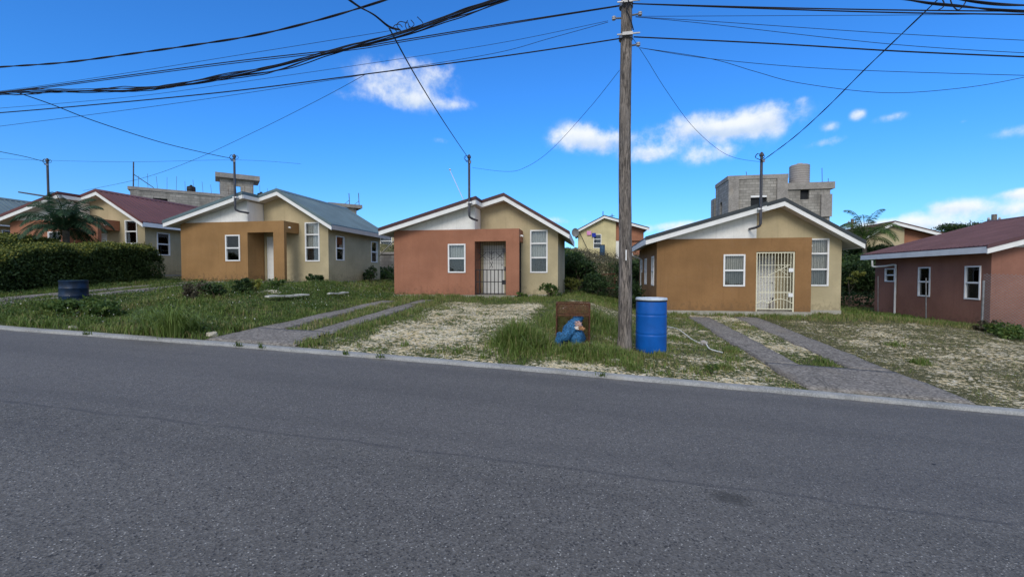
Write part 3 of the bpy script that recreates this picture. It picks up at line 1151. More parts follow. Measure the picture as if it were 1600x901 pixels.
    # gates
    if gate == 'black':
        gt = empty('security_gate')
        gt.parent = t
        m = MB()
        y = .10
        grille(m, 3.42, 4.64, .02, 1.02, .158, .014, y, (.06, .52, 1.0))
        m.build('lower_bars', M['black_iron'], gt)
        m = MB()
        grille(m, 3.42, 4.64, 1.02, 2.1, .095, .0045, y, (1.25, 1.38, 1.7, 1.8))
        for (xa, za, xb, zb) in ((3.55, 1.42, 3.85, 1.68), (3.85, 1.42, 3.55, 1.68), (4.25, 1.42, 4.55, 1.68), (4.55, 1.42, 4.25, 1.68), (4.0, 1.08, 4.12, 1.32), (4.12, 1.08, 4.0, 1.32), (3.94, 1.7, 4.06, 1.62), (4.06, 1.62, 4.18, 1.7), (3.94, 1.5, 4.06, 1.42), (4.06, 1.42, 4.18, 1.5), (4.06, 1.4, 4.06, 1.75)):
            m.tube([(xa, y - .012, za), (xb, y - .012, zb)], .010, 5)
        m.build('scroll_bars', M['black_iron'], gt)
        for z in (.42, .95, 1.68):
            m = MB()
            m.box(4.5 if z != .95 else 4.58, 4.652, y - .03, y + .02, z, z + .17)
            m.build('lock_box', M['black_iron'], gt)
        m = MB()
        grille(m, .2, .96, .02, 2.1, .12, .014, 0, (.06, 1.0, 2.08))
        to_side(m, 5.1, False)
        m.build('side_grille', M['black_iron'], gt)
    if gate == 'cream':
        gt = empty('security_gate')
        gt.parent = t
        y = .05
        m = MB()
        m.box(3.41, 3.445, y - .02, y + .02, .0, 2.1).box(4.61, 4.655, y - .02, y + .02, -.1, 2.1)
        m.box(3.446, 4.608, y - .018, y + .018, 2.06, 2.1).box(3.446, 4.608, y - .018, y + .018, .07, .1)
        m.build('gate_frame', M['cream_iron'], gt)
        m = MB()
        grille(m, 3.52, 4.54, .1, 2.06, .102, .0085, y, (.66, .7, 1.22, 1.64))
        for i in range(11):
            x = 3.52 + i * .102
            for z in (.3, .45, .58, .85, 1.0, 1.12, 1.42, 1.7, 1.9):
                if (i + int(z * 10)) % 2:
                    m.box(x - .014, x + .014, y - .014, y + .014, z, z + .03)
        m.build('gate_bars', M['cream_iron'], gt)
        m = MB()
        m.tube([(4.62 - .6 - .2, y - .02, 1.27), (4.45, y - .02, 1.62)], .012, 6)
        for (xa, za, xb, zb) in ((4.2, 1.45, 4.45, 1.28), (4.2, 1.45, 4.15, 1.6), (4.2, 1.45, 4.4, 1.46), (4.2, 1.45, 4.05, 1.5)):
            m.tube([(xa, y - .02, za), (xb, y - .02, zb)], .009, 6)
        m.build('sun_ray_bars', M['cream_iron'], gt)
        for (xa, xb, hh) in ((3.44, 3.80, .09), (3.80, 4.62, .16)):
            m = MB()
            m.tube([(xa + (xb - xa) * k / 14, y - .022, .28 + hh * math.sin(PI * k / 14)) for k in range(15)], .014, 6)
            m.build('arch_bar', M['cream_iron'], gt)
        for z in (.52, 1.4):
            m = MB()
            m.box(4.47, 4.62, y - .035, y - .01, z, z + .13)
            m.build('lock_box', M['frame'], gt)
    if gate == 'rail':
        m = MB()
        grille(m, 4.3, 5.1, .05, 1.0, .12, .018, .1, (.95, .2))
        m.build('porch_railing', M['black_iron'], t)
    return t


def hx(i, px, py):
    p = on_v(px, py, 17 - .56)
    return p.x - HX[i], p.z - HB[i]


h0 = house('bungalow at the far left edge, only its blue-grey roof showing behind the hedge', HX[0], 17, HB[0], 'ochre', 'roof_blue')
mx, mz = hx(1, 74, 252)
h1 = house('terracotta and tan bungalow with red-brown metal roof behind the hedge and palm', HX[1], 17, HB[1], 'terracotta', 'roof_red', 'rail', (mx, 3.05, mz), ('curt_white', 'curt_floral'), (None, (1.2, 'curt_dark')), arm=(mz - 1.62,))
mx, mz = hx(2, 366, 246)
h2 = house('ochre and tan bungalow with blue-grey metal roof and an open porch', HX[2], 17, HB[2], 'ochre', 'roof_blue', None, (mx, 3.02, mz), ('curt_white', 'curt_white'), ((.57, 'curt_white'), (.6, 'curt_dark')), fasr='fascia_tan')
mx, mz = hx(3, 733, 247)
h3 = house('terracotta bungalow with dark maroon roof edge and black barred porch gate', HX[3], 17, HB[3], 'terracotta', 'roof_maroon', 'black', (mx, 3.0, mz), ('curt_white', 'curt_white'), ((.57, 'curt_dark'), (.62, 'curt_dark')))  # white upper sheets paint the cloud reflection, dark lower ones the unlit room
mx, mz = hx(4, 1190, 244)
h4 = house('brown and tan bungalow with slate grey roof and cream barred porch gate', HX[4], 17, HB[4], 'brown', 'roof_slate', 'cream', (mx, 2.98, mz, -1), ('curt_floral', 'curt_floral'), ((.57, 'curt_grey'), (.6, 'curt_grey')), wl=.25)
h5 = house('terracotta bungalow with maroon granular roof at the right edge, behind chain-link', HX[5], 16.75, HB[5], 'rust', 'roof_stone', None, None, wl=-.05, pitch=.18)

# thin leaning aerial on the terracotta house
m = MB()
a, b = on_v(703, 266, 16.6), on_v(736, 338, 16.75)
m.tube([a - Vector((HX[3], 17, HB[3])), b - Vector((HX[3], 17, HB[3]))], .012, 6)
m.lathe([(.02, 0), (.05, .02), (.02, .05)], 8, a - Vector((HX[3], 17, HB[3])))
m.build('aerial', M['pvc'], h3)
# rain pipes
m = MB()
m.tube(smooth_path([(-.43, 5.35, 2.36), (-.43, 5.34, 2.2), (-.40, 5.3, 2.08), (-.2, 4.9, 2.10), (-.06, 4.5, 2.14), (-.05, 4.45, 2.0), (-.05, 4.45, 1.2), (-.05, 4.45, .0)], 5), .038, 8)
m.build('drainpipe', M['pvc'], h5, smooth=True)
m = MB()
m.tube(smooth_path([(-.42, 4.75, 2.35), (-.40, 4.75, 2.2), (-.05, 4.75, 2.05), (-.045, 4.75, 1.8), (-.045, 4.75, 0)], 4), .03, 8)
m.build('drainpipe', M['pvc'], h4, smooth=True)
# gas bottle by the cream gate
t = tag(empty('gas_bottle', (HX[4] + 4.10, 17.45, HB[4] + .0)), 'small pale gas bottle standing behind the cream gate', 'gas bottle')
MB().lathe([(.09, 0), (.11, .03), (.11, .26), (.08, .33), (.03, .36)], 16).build('bottle', M['tank_grey'], t, smooth=True)
MB().lathe([(.03, .36), (.03, .42), (.06, .43), (.06, .46), (.02, .47)], 12).build('valve', M['mast'], t, smooth=True)


# ------------------------------------------------------------------ things behind
def bg_house(label, x, y, z, W, wl, mir, front, roof, dz, windows, extra=None):
    """two-storey gabled house of the street behind; local x to the right, front at y=0, two unequal slopes"""
    t = tag(empty('two_tone_house', (x, y, z)), label, 'house', 'two-tone houses on the street behind')
    pk = W * .40 if not mir else W * .6
    H = dz
    zt = lambda q: H - (pk - q) * .52 if q < pk else H - (q - pk) * .30
    if mir:
        zt = lambda q: H - (pk - q) * .30 if q < pk else H - (q - pk) * .52
    split = W * .58 if not mir else W * .42
    a, b = (0, split) if not mir else (split, W)
    g_ = MB()
    holed_wall(g_, a, b, -1.5, lambda q: zt(q) - .2, [(w[0], w[1], w[2], w[3]) for w in windows], 0, .2, brk=(pk,))
    g_.box(a + .02, b - .02, .21, 7, -1.5, min(zt(a), zt(b)) - .25)
    g_.build('gable_wall', M[wl], t)
    r_ = MB()
    c0, c1 = (split + .002, W) if not mir else (0, split - .002)
    holed_wall(r_, c0, c1, .95, lambda q: zt(q) - .2, [], .25, .45)
    r_.box(c0 + .01, c1 - .01, .46, 7, -1.5, min(zt(c0), zt(c1)) - .25)
    r_.build('coloured_wall', M[front], t)
    w_ = MB()
    w_.box(c0 + .003, (c0 + c1) / 2, .26, .44, -1.5, .945)
    w_.build('white_panel', M['whitewash'], t)
    rf = MB()
    o = .45
    rf.prism([(-o, zt(-o)), (pk, H), (W + o, zt(W + o)), (W + o, zt(W + o) - .09), (pk, H - .09), (-o, zt(-o) - .09)], -.45, 7.3)
    ro = rf.build('roof', M[roof], t)
    f = MB()
    f.prism([(-o, zt(-o) - .092), (pk, H - .092), (pk, H - .3), (-o, zt(-o) - .3)], -.44, -.4)
    f.prism([(pk, H - .092), (W + o, zt(W + o) - .092), (W + o, zt(W + o) - .3), (pk, H - .3)], -.44, -.4)
    f.build('fascia', M['fascia'], ro)
    for w in windows:
        window(t, w[1] - w[0], w[3] - w[2], [(w[3] - w[2]) * .35, (w[3] - w[2]) * .65], (w[0], 0, w[2]), 0, 'curt_dark')
    return t


p = on_v(903, 392, 44)
pk = on_v(938, 336, 43.6)
W = on_v(1006, 392, 44).x - p.x
yh = bg_house('yellow and terracotta gabled house beyond the scrub bank with a satellite dish', p.x, 44, p.z, W, 'yellow', False, 'terracotta', 'roof_slate', pk.z - p.z, [(1.5, 2.25, .25, 1.6)])
# dish, flags and masts of that house
m = MB()
m.lathe([(.02, 0), (.3, .05), (.42, .12), (.43, .125), (.3, .065), (.02, .02)], 20)
m.v = [(-.25 + x * .8, -.5 - z, 1.75 + y) for x, y, z in m.v]
m.build('satellite_dish', M['satdish'], yh, smooth=True)
m = MB()
m.tube([(.1, -.3, 1.9), (1.1, -.3, -.2)], .03, 5)
m.build('dish_cable', M['black_rubber'], yh)
for xx, zz in ((2.45, 1.0), (3.35, .7)):
    m = MB()
    m.tube([(xx, 2, pk.z - p.z - .6), (xx, 2, pk.z - p.z + zz - .3)], .045, 6)
    if xx > 3:
        m.tube([(xx - .25, 2, pk.z - p.z + zz - .5), (xx + .25, 2, pk.z - p.z + zz - .5)], .03, 6)
    m.build('roof_pipe', M['mast'], yh)
for nm, lab, col, q in (('flag', 'pink cloth hung beside the yellow house window', (.75, .35, .6), (917, 361, 924, 367)), ('flag', 'blue cloth hung over the yellow house window', (.03, .06, .42), (925, 364, 931, 370))):
    mm = plain(nm + lab.split()[0], col, .9)
    a, b = on_v(q[0], q[1], 43.85), on_v(q[2], q[3], 43.85)
    m = MB()
    n = 8
    for k in range(n):
        xa, xb = a.x + (b.x - a.x) * k / n, a.x + (b.x - a.x) * (k + 1) / n
        ya, yb = 43.85 + .04 * math.sin(k * 1.7), 43.85 + .04 * math.sin(k * 1.7 + 1.7)
        m.poly((xa, ya, b.z), (xb, yb, b.z), (xb, yb, a.z), (xa, ya, a.z))
    o = m.build('cloth', mm, None, fix=False)
    sm = o.modifiers.new('thick', 'SOLIDIFY')
    sm.thickness = .01
    tag(o, lab, 'cloth')
for q, lab in (((937, 383.5, 945, 391), 'blue water drum on the bank edge before the yellow house'),):
    a, b = on_v(q[0], q[1], 43.3), on_v(q[2], q[3], 43.3)
    r_ = (b.x - a.x) / 2
    t = tag(empty('water_drum', ((a.x + b.x) / 2, 43.0, b.z - .5)), lab, 'drum')
    h_ = a.z - b.z + .5
    MB().lathe([(r_ * .9, 0), (r_, .05), (r_, h_ - .05), (r_ * .92, h_)], 18).build('body', M['navy_lid'], t, smooth=True)
    MB().lathe([(r_ * 1.02, 0), (r_ * 1.02, .04), (r_ * .9, .05)], 18, (0, 0, h_)).build('lid', M['tank_black'], t, smooth=True)

# house behind on the right, its gable over the maroon roof
p = on_v(1345, 402, 38)
pk = on_v(1381, 345, 37.6)
Wr = on_v(1462, 402, 38).x - p.x
bg_house('pale and terracotta gabled house with a red-brown roof beyond the trees', p.x, 38, p.z, Wr, 'tan', False, 'terracotta', 'roof_brown', pk.z - p.z, [])
# small red roof between the two middle houses
p = on_v(590, 392, 40)
pk = on_v(612, 349, 39.6)
bg_house('dark two-tone house with a maroon roof glimpsed between ochre and terracotta bungalows', p.x, 40, p.z, 6.0, 'tan', False, 'tan', 'roof_maroon', pk.z - p.z, [(.3, 1.5, .1, 1.4)])


def rebar(mb, x, y, z, h, r=.016):
    mb.tube([(x, y, z), (x + random.uniform(-.08, .08), y, z + h)], r, 4)


# unfinished block building on the left, turned 45 degrees to the street
A = on_v(203, 291, 30)
ang = math.atan2(.69, .72)
t = tag(empty('unfinished_building', (A.x, A.y, 0), ang), 'long unfinished grey concrete block building with rebar above the red and blue roofs', 'building')
ZTp = A.z
Lb = 18.6


def along(px, py, off=0.0):
    """(distance along that facade, height) of a picture point"""
    q = on_plane(px, py, (A.x - off * math.sin(ang), A.y + off * math.cos(ang)), (A.x + math.cos(ang) - off * math.sin(ang), A.y + math.sin(ang) + off * math.cos(ang)))
    return (q.x - A.x) * math.cos(ang) + (q.y - A.y) * math.sin(ang), q.z


w0, wz1 = along(239, 309)
w1, wz0 = along(262, 316)
m = MB()
holed_wall(m, 0, Lb - 1.6, .5, lambda x: ZTp - .25, [(w0, w1, wz0, wz1)], 0, .2)
m.box(.02, Lb - 1.6, .21, 8, .5, ZTp - .5)
m.build('wall', M['block'], t)
m = MB()
m.box(-.15, Lb - 1.6, -.06, 8.1, ZTp - .248, ZTp)
m.build('ring_beam', M['slabc'], t)
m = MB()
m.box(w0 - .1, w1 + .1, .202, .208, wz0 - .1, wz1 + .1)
m.build('opening_shade_sheet', M['opening_shade'], t)  # dark sheet closing the hole, shade put into its colour
e0, _ = along(512, 322)
e1, ez = along(565, 321)
m = MB()
m.box(e0 + .3, e1 - .5, .05, 3, .5, ez - .35)
m.build('end_wall', M['block'], t)
m = MB()
m.box(e0, e1, -.3, 3.4, ez - .34, ez)
m.build('end_slab', M['slabc'], t)
s0, sz0 = along(344, 300, 1.0)
s1, sz1 = along(396, 283, 1.0)
o0, oz1 = along(365.5, 290.5, 1.0)
o1, oz0 = along(376, 303, 1.0)
m = MB()
holed_wall(m, s0, s1, ZTp - .2, lambda x: sz1, [(o0, o1, ZTp - .2, oz1)], 1.0, 1.2)
m.build('stair_wall', M['block'], t)
m = MB()
m.box(s0 - .35, s1 + .5, .6, 3.2, sz1 + .003, sz1 + .42)
m.build('stair_slab', M['slabc'], t)
m = MB()
m.box(s0, s0 + .2, 1.22, 3, ZTp - .2, sz1)
m.build('stair_side_wall', M['block'], t)
m = MB()
m.box(s1 - .2, s1, 2.7, 3, ZTp - .2, sz1)
m.build('stair_side_wall', M['block'], t)
for k in range(17):
    m = MB()
    rebar(m, .5 + k * .62, .1, ZTp, random.uniform(.7, 1.2), .011)
    m.build('rebar', M['rusty'], t)
for px, py, hh in ((547, 318, .9), (562, 318, 1.0)):
    q, _ = along(px, py)
    m = MB()
    m.tube([(q, .2, ez), (q - .05, .2, ez + hh * 1.3)], .035, 5)
    m.tube([(q - .5, .2, ez + .02), (q, .2, ez + .5)], .02, 5)
    m.build('rebar', M['rusty'], t)
q, z_ = along(204, 252)
m = MB()
m.tube([(.2, .1, ZTp), (.25, .1, z_)], .05, 6)
m.tube([(.25, .1, ZTp + 1.0), (1.5, .1, ZTp + .05)], .03, 6)
m.build('steel_post', M['mast'], t)


def tank(label, loc, r, h, mat, ribs=6, name='water_tank'):
    t = tag(empty(name, loc), label, 'water tank')
    pr = [(r * .96, 0)]
    for k in range(ribs):
        z0 = h * k / ribs
        pr += [(r, z0 + .02), (r, z0 + h / ribs * .7), (r * .965, z0 + h / ribs * .8), (r * .965, z0 + h / ribs * .95)]
    pr += [(r, h), (r * .9, h + .06), (r * .3, h + .14)]
    MB().lathe(pr, 28).build('body', M[mat], t, smooth=True)
    MB().lathe([(r * .3, h + .14), (r * .3, h + .2), (r * .1, h + .23)], 16).build('lid', M[mat], t, smooth=True)
    return t


for (x0_, x1_, yt, yb, lab) in ((289, 308, 288, 301, 'black water tank on the unfinished building left of the stair tower'), (400, 417, 299, 309, 'black water tank behind the ochre house ridge, right of the stair tower')):
    q0, zt_ = along(x0_, yt, 1.5)
    q1, zb_ = along(x1_, yb, 1.5)
    zb_ = ZTp - .5
    c = Vector((A.x + (q0 + q1) / 2 * math.cos(ang) - 1.7 * math.sin(ang), A.y + (q0 + q1) / 2 * math.sin(ang) + 1.7 * math.cos(ang), zb_))
    tank(lab, c, abs(q1 - q0) / 2.6, zt_ - zb_ - .2, 'tank_black', 4)

# unfinished block building on the right
VB = 36.0
a = on_v(1138, 275, VB)
b = on_v(1231, 273, VB)
c = on_v(1303, 283, VB)
t = tag(empty('unfinished_building', (a.x, VB, 0)), 'tall unfinished grey concrete block building behind the brown bungalow', 'building')
X1, X2 = b.x - a.x, c.x - a.x
o0, o1 = on_v(1173, 305, VB), on_v(1198, 330, VB)
k0, k1 = on_v(1253, 295, VB), on_v(1267, 310.5, VB)
Zl, Zr = a.z, c.z
m = MB()
holed_wall(m, 0, X1, 0, lambda x: Zl - .3, [(o0.x - a.x, o1.x - a.x, o1.z, o0.z)], 0, .2)
m.box(.02, X1 - .02, .21, .9, 0, Zl - .35)
sw = MB()
holed_wall(sw, .2, 3.4, 0, lambda x: Zl - .3, [(1.5, 2.1, Zl - 3.2, Zl - 1.7)], 0, .2)
to_side(sw, 0, False)
bb = len(m.v)
m.v += sw.v
m.f += [tuple(bb + k for k in q) for q in sw.f]
m.box(.3, X1, 1, 3.3, 0, Zl - .4)
m.build('wall', M['block'], t)
m = MB()
m.box(-.05, X1 + .03, -.05, 3.4, Zl - .298, Zl)
m.build('ring_beam', M['slabc'], t)
m = MB()
holed_wall(m, X1 + .032, X2 - .1, 0, lambda x: Zr - .5, [(k0.x - a.x, k1.x - a.x, k1.z, k0.z)], .25, .45)
m.box(X1 + .1, X2 - .12, .7, 7, 0, Zr - .55)
m.build('rear_wall', M['block'], t)
m = MB()
m.box(X1 + .032, X2 + .15, .12, 7.1, Zr - .498, Zr)
m.build('parapet', M['slabc'], t)
for (xx, y0, z1) in ((.0, -.12, Zl - .32), (X1 - .75, -.12, Zl - .32), (X2 - .75, .1, Zr - .9)):
    m = MB()
    m.box(xx, xx + .72, y0, y0 + .12, Zl - 3.2 if xx > .1 else 0, z1)
    m.build('pilaster', M['slabc'], t)
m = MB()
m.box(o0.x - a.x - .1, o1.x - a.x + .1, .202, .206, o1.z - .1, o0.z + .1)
m.build('opening_shade_sheet', M['opening_shade'], t)  # dark sheets in both holes paint the unlit inside
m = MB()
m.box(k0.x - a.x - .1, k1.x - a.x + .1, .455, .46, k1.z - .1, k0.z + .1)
m.build('opening_shade_sheet', M['opening_shade'], t)
m = MB()
m.box(o0.x - a.x, o1.x - a.x + .1, .02, .16, o0.z - .17, o0.z - .02)
m.build('lintel', M['frame'], t)
m = MB()
for (yy, zz) in ((3.41, Zl - 1.1), (4.42, Zl - 3.0)):
    m = MB()
    m.box(-.1, 4, yy, yy + 1.0, 0, zz)
    m.build('stepped_wing', M['block'], t)
for xx, yy, zz, hh in ((1.4, .3, Zl, .35), (X1 - 1.6, .3, Zl, .3), (X2 - 1.9, 1, Zr, 1.3), (X2 - .3, 1, Zr, 1.2), (X1 + 2.9, .4, Zr, .3), (.1, 4.6, Zl - 3, 1.0), (.2, 3.8, Zl - 1.1, .8)):
    m = MB()
    rebar(m, xx, yy, zz, hh, .02)
    m.build('rebar', M['rusty'], t)
q0, q1 = on_v(1236, 251, 37.2), on_v(1266, 283, 37.2)
tank('large ribbed beige water tank standing on the tall unfinished building', ((q0.x + q1.x) / 2, 37.4, Zr - .02), (q1.x - q0.x) / 2, q0.z - q1.z - .1, 'tank_grey', 9)

# ------------------------------------------------------------------ pole, drums, bin
PU, PV = .71, 9.33
pb = gz(PU, PV)
t = tag(empty('utility_pole', (PU, PV, pb)), 'weathered grey wooden utility pole standing beside the bright blue drum', 'utility pole')
m = MB()
n = 30
pts, rs = [], []
for k in range(n + 1):
    z = -.3 + 8.9 * k / n
    pts.append((.012 * math.sin(z * 1.1) - .003 * z, .01 * math.sin(z * .8), z))
    rs.append(.137 - .0038 * z + (.02 if z < .2 else 0) + random.uniform(-.003, .003))
m.tube(pts, rs, 20)
m.build('shaft', M['wood'], t, smooth=True)
plz = lambda y: on_v(977, y, PV).z - pb
m = MB()
a = on_v(977, 391, 9.17)
m.box(-.005, .018, -.152, -.139, plz(407), plz(391))
m.build('white_tag', M['frame'], t)
for y, nm in ((60, 'clamp'), (10, 'clamp')):
    m = MB()
    z = plz(y)
    m.lathe([(.135, -.04), (.14, -.035), (.14, .03), (.135, .035)], 20, (-.02, .0, z))
    m.box(-.1, .1, -.19, -.13, z - .03, z + .03)
    m.box(-.2, .24, -.17, -.15, z - .012, z + .012)
    m.build(nm, M['galv'], t)
for (xa, xb, y) in ((-.12, -.26, 29), (.1, .25, 26), (.1, .22, 73)):
    m = MB()
    z = plz(y)
    m.tube([(xa, -.02, z), (xb, -.04, z)], .018, 6)
    bo = m.build('bracket', M['galv'], t)
    m = MB()
    m.lathe([(.02, -.04), (.04, -.03), (.04, -.005), (.022, 0), (.04, .005), (.04, .03), (.02, .04)], 10, (xb, -.04, z))
    m.build('insulator', M['porcelain'], bo, smooth=True)
m = MB()
m.tube(smooth_path([(-.03, -.16, plz(5)), (.02, -.2, plz(14)), (-.02, -.18, plz(24)), (.02, -.17, plz(32)), (.07, -.15, plz(42)), (.12, -.08, plz(52))], 5), .013, 6)
m.tube(smooth_path([(-.06, -.17, plz(8)), (-.1, -.2, plz(16)), (-.05, -.19, plz(20)), (.0, -.18, plz(12))], 5), .012, 6)
m.build('jumper_wire', M['black_rubber'], t)

D = on_v(1017, 549, 9.45)
db = gz(D.x, D.y)
t = tag(empty('plastic_drum', (D.x, D.y, db - .01)), 'bright blue plastic drum with a pale lid beside the wooden pole', 'drum')
r_, h_ = .305, 1.10
pr = [(r_ * .93, 0), (r_ * .98, .02), (r_, .06)]
for z in (.34, .70):
    z *= h_ / 1.0
    pr += [(r_, z - .05), (r_ * 1.015, z - .02), (r_ * .985, z), (r_ * 1.015, z + .02), (r_, z + .05)]
pr += [(r_, h_ - .1), (r_ * .985, h_ - .075), (r_ * .985, h_ - .05)]
MB().lathe(pr, 48).build('body', M['blue'], t, smooth=True)
MB().lathe([(r_ * .99, h_ - .062), (r_ * 1.015, h_ - .058), (r_ * 1.015, h_ - .04), (r_ * .99, h_ - .036)], 48).build('rim', M['tank_black'], t, smooth=True)
MB().lathe([(r_ * 1.0, h_ - .036), (r_ * 1.03, h_ - .03), (r_ * 1.03, h_ + .0), (r_ * 1.0, h_ + .012), (r_ * .93, h_ + .012), (r_ * .9, h_ - .006), (.02, h_ - .002)], 48).build('lid', M['blue_lid'], t, smooth=True)

DL = on_plane(116, 470, (-30, 10.2), (10, 10.2))
du, dv = DL.x, DL.y
db = gz(du, dv)
t = tag(empty('steel_drum', (du, dv, db - .02)), 'dark navy dented steel drum in the weeds on the left', 'drum')
r_ = .31
top = on_v(116, 438, dv).z - db + .02
m = MB().lathe([(r_ * .98, 0), (r_, .03), (r_, top * .30), (r_ * 1.03, top * .33), (r_, top * .36), (r_, top * .63), (r_ * 1.03, top * .66), (r_, top * .69), (r_, top - .05), (r_ * 1.03, top - .03), (r_ * 1.03, top), (r_ * .98, top)], 40)
m.v = [(x * (1 + .05 * mnoise.noise(Vector((x * 4, y * 4, z * 3)))), y * (1 + .05 * mnoise.noise(Vector((x * 4 + 5, y * 4, z * 3)))), z) for x, y, z in m.v]
m.build('body', M['navy'], t, smooth=True)
MB().lathe([(r_ * .985, top - .02), (r_ * .985, top + .004), (r_ * .95, top + .004), (r_ * .94, top - .02), (.02, top - .022)], 40).build('lid', M['navy_lid'], t, smooth=True)

# rusty mesh litter cage, a slightly leaning box on the verge
a, b = on_v(869, 545, 9.0), on_v(921, 545, 9.0)
W = b.x - a.x
bz = gz(a.x + W / 2, 9.2)
Hc = on_v(890, 474, 9.0).z - bz
t = tag(empty('litter_cage', (a.x, 9.0, bz), R(2)), 'rusty brown wire mesh litter cage in the tall grass', 'litter bin')
m = MB()
dd = .5
for x in (0, W):
    for y in (0, dd):
        m.tube([(x, y, -.1), (x + .005, y, Hc)], .014, 6)
for z in (.06, Hc * .72, Hc):
    for y in (0, dd):
        m.tube([(0, y, z), (W, y, z)], .012, 6)
    for x in (0, W):
        m.tube([(x, 0, z), (x, dd, z)], .012, 6)
m.build('cage_frame', M['rusty'], t)


def mesh_panel(nm, axis_, c, L, z0, z1, step=.03, r=.003):
    m = MB()
    k = int(L / step)
    for i in range(1, k):
        s_ = L * i / k
        if axis_ == 'x':
            m.box(s_ - r, s_ + r, c - r, c + r, z0, z1)
        else:
            m.box(c - r, c + r, s_ - r, s_ + r, z0, z1)
    k = int((z1 - z0) / step)
    for i in range(1, k):
        z = z0 + (z1 - z0) * i / k
        if axis_ == 'x':
            m.box(0, L, c - r * .8, c + r * .8, z - r, z + r)
        else:
            m.box(c - r * .8, c + r * .8, 0, L, z - r, z + r)
    m.build(nm, M['rusty'], t, fix=False)


mesh_panel('mesh_panel', 'x', dd, W, .06, Hc, .024, .0045)
mesh_panel('mesh_panel', 'y', 0, dd, .06, Hc)
mesh_panel('mesh_panel', 'y', W, dd, .06, Hc)
mesh_panel('mesh_panel', 'x', .004, W, Hc * .72, Hc, .022, .004)

# blue sack slumped in the cage and over its front
m = MB()
path = [on_v(871, 543, 8.93), on_v(875, 529, 8.90), on_v(884, 523, 8.93), on_v(893, 512, 9.05), on_v(901, 503, 9.12), on_v(907, 497, 9.12), on_v(910, 494, 9.12)]
rad = [.05, .085, .11, .14, .13, .07, .02]
pp = smooth_path(path, 7)
rr = np.interp(np.linspace(0, 6, len(pp)), range(7), rad).tolist()
m.tube(pp, rr, 26)
base = on_v(899, 524, 9.1)
m.lathe([(.02, -.2), (.15, -.17), (.2, -.05), (.17, .06), (.08, .12), (.02, .14)], 26, (base.x, 9.14, base.z))
m.v = [tuple(Vector(p) + Vector((mnoise.noise(Vector(p) * 9), mnoise.noise(Vector(p) * 9 + Vector((7, 3, 1))), mnoise.noise(Vector(p) * 9 + Vector((1, 9, 4))))) * .045 + Vector((mnoise.noise(Vector(p) * 26), 0, mnoise.noise(Vector(p) * 26 + Vector((3, 3, 3))))) * .018) for p in m.v]
o = m.build('rubbish_sack', M['bag_blue'], None, smooth=True)
tag(o, 'blue mesh rubbish sack slumped in the rusty cage', 'bag')
M['litter_pink'] = plain('pinkish_litter', (.42, .27, .24), .6, .5, 30)
M['litter_brown'] = plain('orange_brown_litter', (.30, .15, .07), .6, .5, 30)
for k, (px, py, mt, sx_, sz_) in enumerate(((903, 506, 'litter_pink', .06, .045), (908, 513, 'litter_brown', .055, .03), (901, 512, 'litter', .04, .022))):
    c = on_v(px, py, 8.95)
    bm = bmesh.new()
    bmesh.ops.create_icosphere(bm, subdivisions=3, radius=1)
    for v_ in bm.verts:
        q_ = v_.co.copy()
        v_.co *= 1 + .8 * mnoise.noise(q_ * 2.6 + Vector((k * 3, 0, 0))) + .3 * mnoise.noise(q_ * 7)
        v_.co = Vector((v_.co.x * sx_ + v_.co.z * .03, v_.co.y * .02, v_.co.z * sz_ - v_.co.x * .02))
    me = bpy.data.meshes.new('litter_wrapper')
    bm.to_mesh(me)
    bm.free()
    me.materials.append(M[mt])
    o = bpy.data.objects.new('litter_wrapper', me)
    COL.objects.link(o)
    o.location = c
    tag(o, ('crumpled pinkish wrapper on top of the blue sack', 'orange-brown crumpled wrapper on the blue sack', 'small pale crumpled wrapper on the blue sack')[k], 'wrapper')


# ------------------------------------------------------------------ bits on the ground
def at_ground(px, py):
    d = ray(px, py)
    t = 1.0
    while t < 90:
        if CZ + t * d[2] < gz(t * d[0], t * d[1]):
            break
        t += .04
    return Vector((t * d[0], t * d[1], gz(t * d[0], t * d[1])))


def lump(name, label, cat, px, py, sx, sy, sz, mat, seed=0, rough=.35, sub=3, dv_=0):
    p = at_ground(px, py)
    bm = bmesh.new()
    bmesh.ops.create_icosphere(bm, subdivisions=sub, radius=1)
    for v_ in bm.verts:
        k = 1 + rough * mnoise.noise(v_.co * 1.7 + Vector((seed * 3.1, 0, 0))) + rough * .5 * mnoise.noise(v_.co * 4 + Vector((seed, 5, 0)))
        v_.co = Vector((v_.co.x * sx * k, v_.co.y * sy * k, max(-.3, v_.co.z) * sz * k))
    me = bpy.data.meshes.new(name)
    bm.to_mesh(me)
    bm.free()
    me.materials.append(M[mat])
    o = bpy.data.objects.new(name, me)
    COL.objects.link(o)
    o.location = (p.x, p.y + dv_, p.z)
    return tag(o, label, cat)


lump('stone', 'cream limestone lump at the grass edge beside the broken driveway', 'stone', 331, 524, .13, .10, .075, 'stone', 1)
lump('stone', 'flat pale slab of stone in the weeds below the ochre house porch', 'stone', 421, 457, .42, .25, .09, 'stone', 2)
lump('stone', 'small pale stone by the kerb below the dark navy drum', 'stone', 113, 513, .12, .08, .06, 'stone', 3)
lump('stone', 'single white stone at the left edge of the marl yard', 'stone', 592, 528, .11, .08, .07, 'stone', 4)
lump('stone', 'pale stone near the wooden pole, on the weedy slope behind it', 'stone', 942, 505, .12, .1, .06, 'stone', 5)
lump('dirt_heap', 'low heap of reddish dirt behind the brown bungalow corner', 'dirt heap', 1335, 476, 1.2, .8, .5, 'dirt', 6, .3, 3)
lump('plastic_litter', 'white crumpled plastic in the weeds between bin and pole', 'litter', 955, 564, .13, .08, .035, 'litter', 7, .9, 3)
lump('plastic_litter', 'white flattened scrap of litter on the road edge', 'litter', 1349, 640, .07, .03, .006, 'litter', 8, .7, 2)
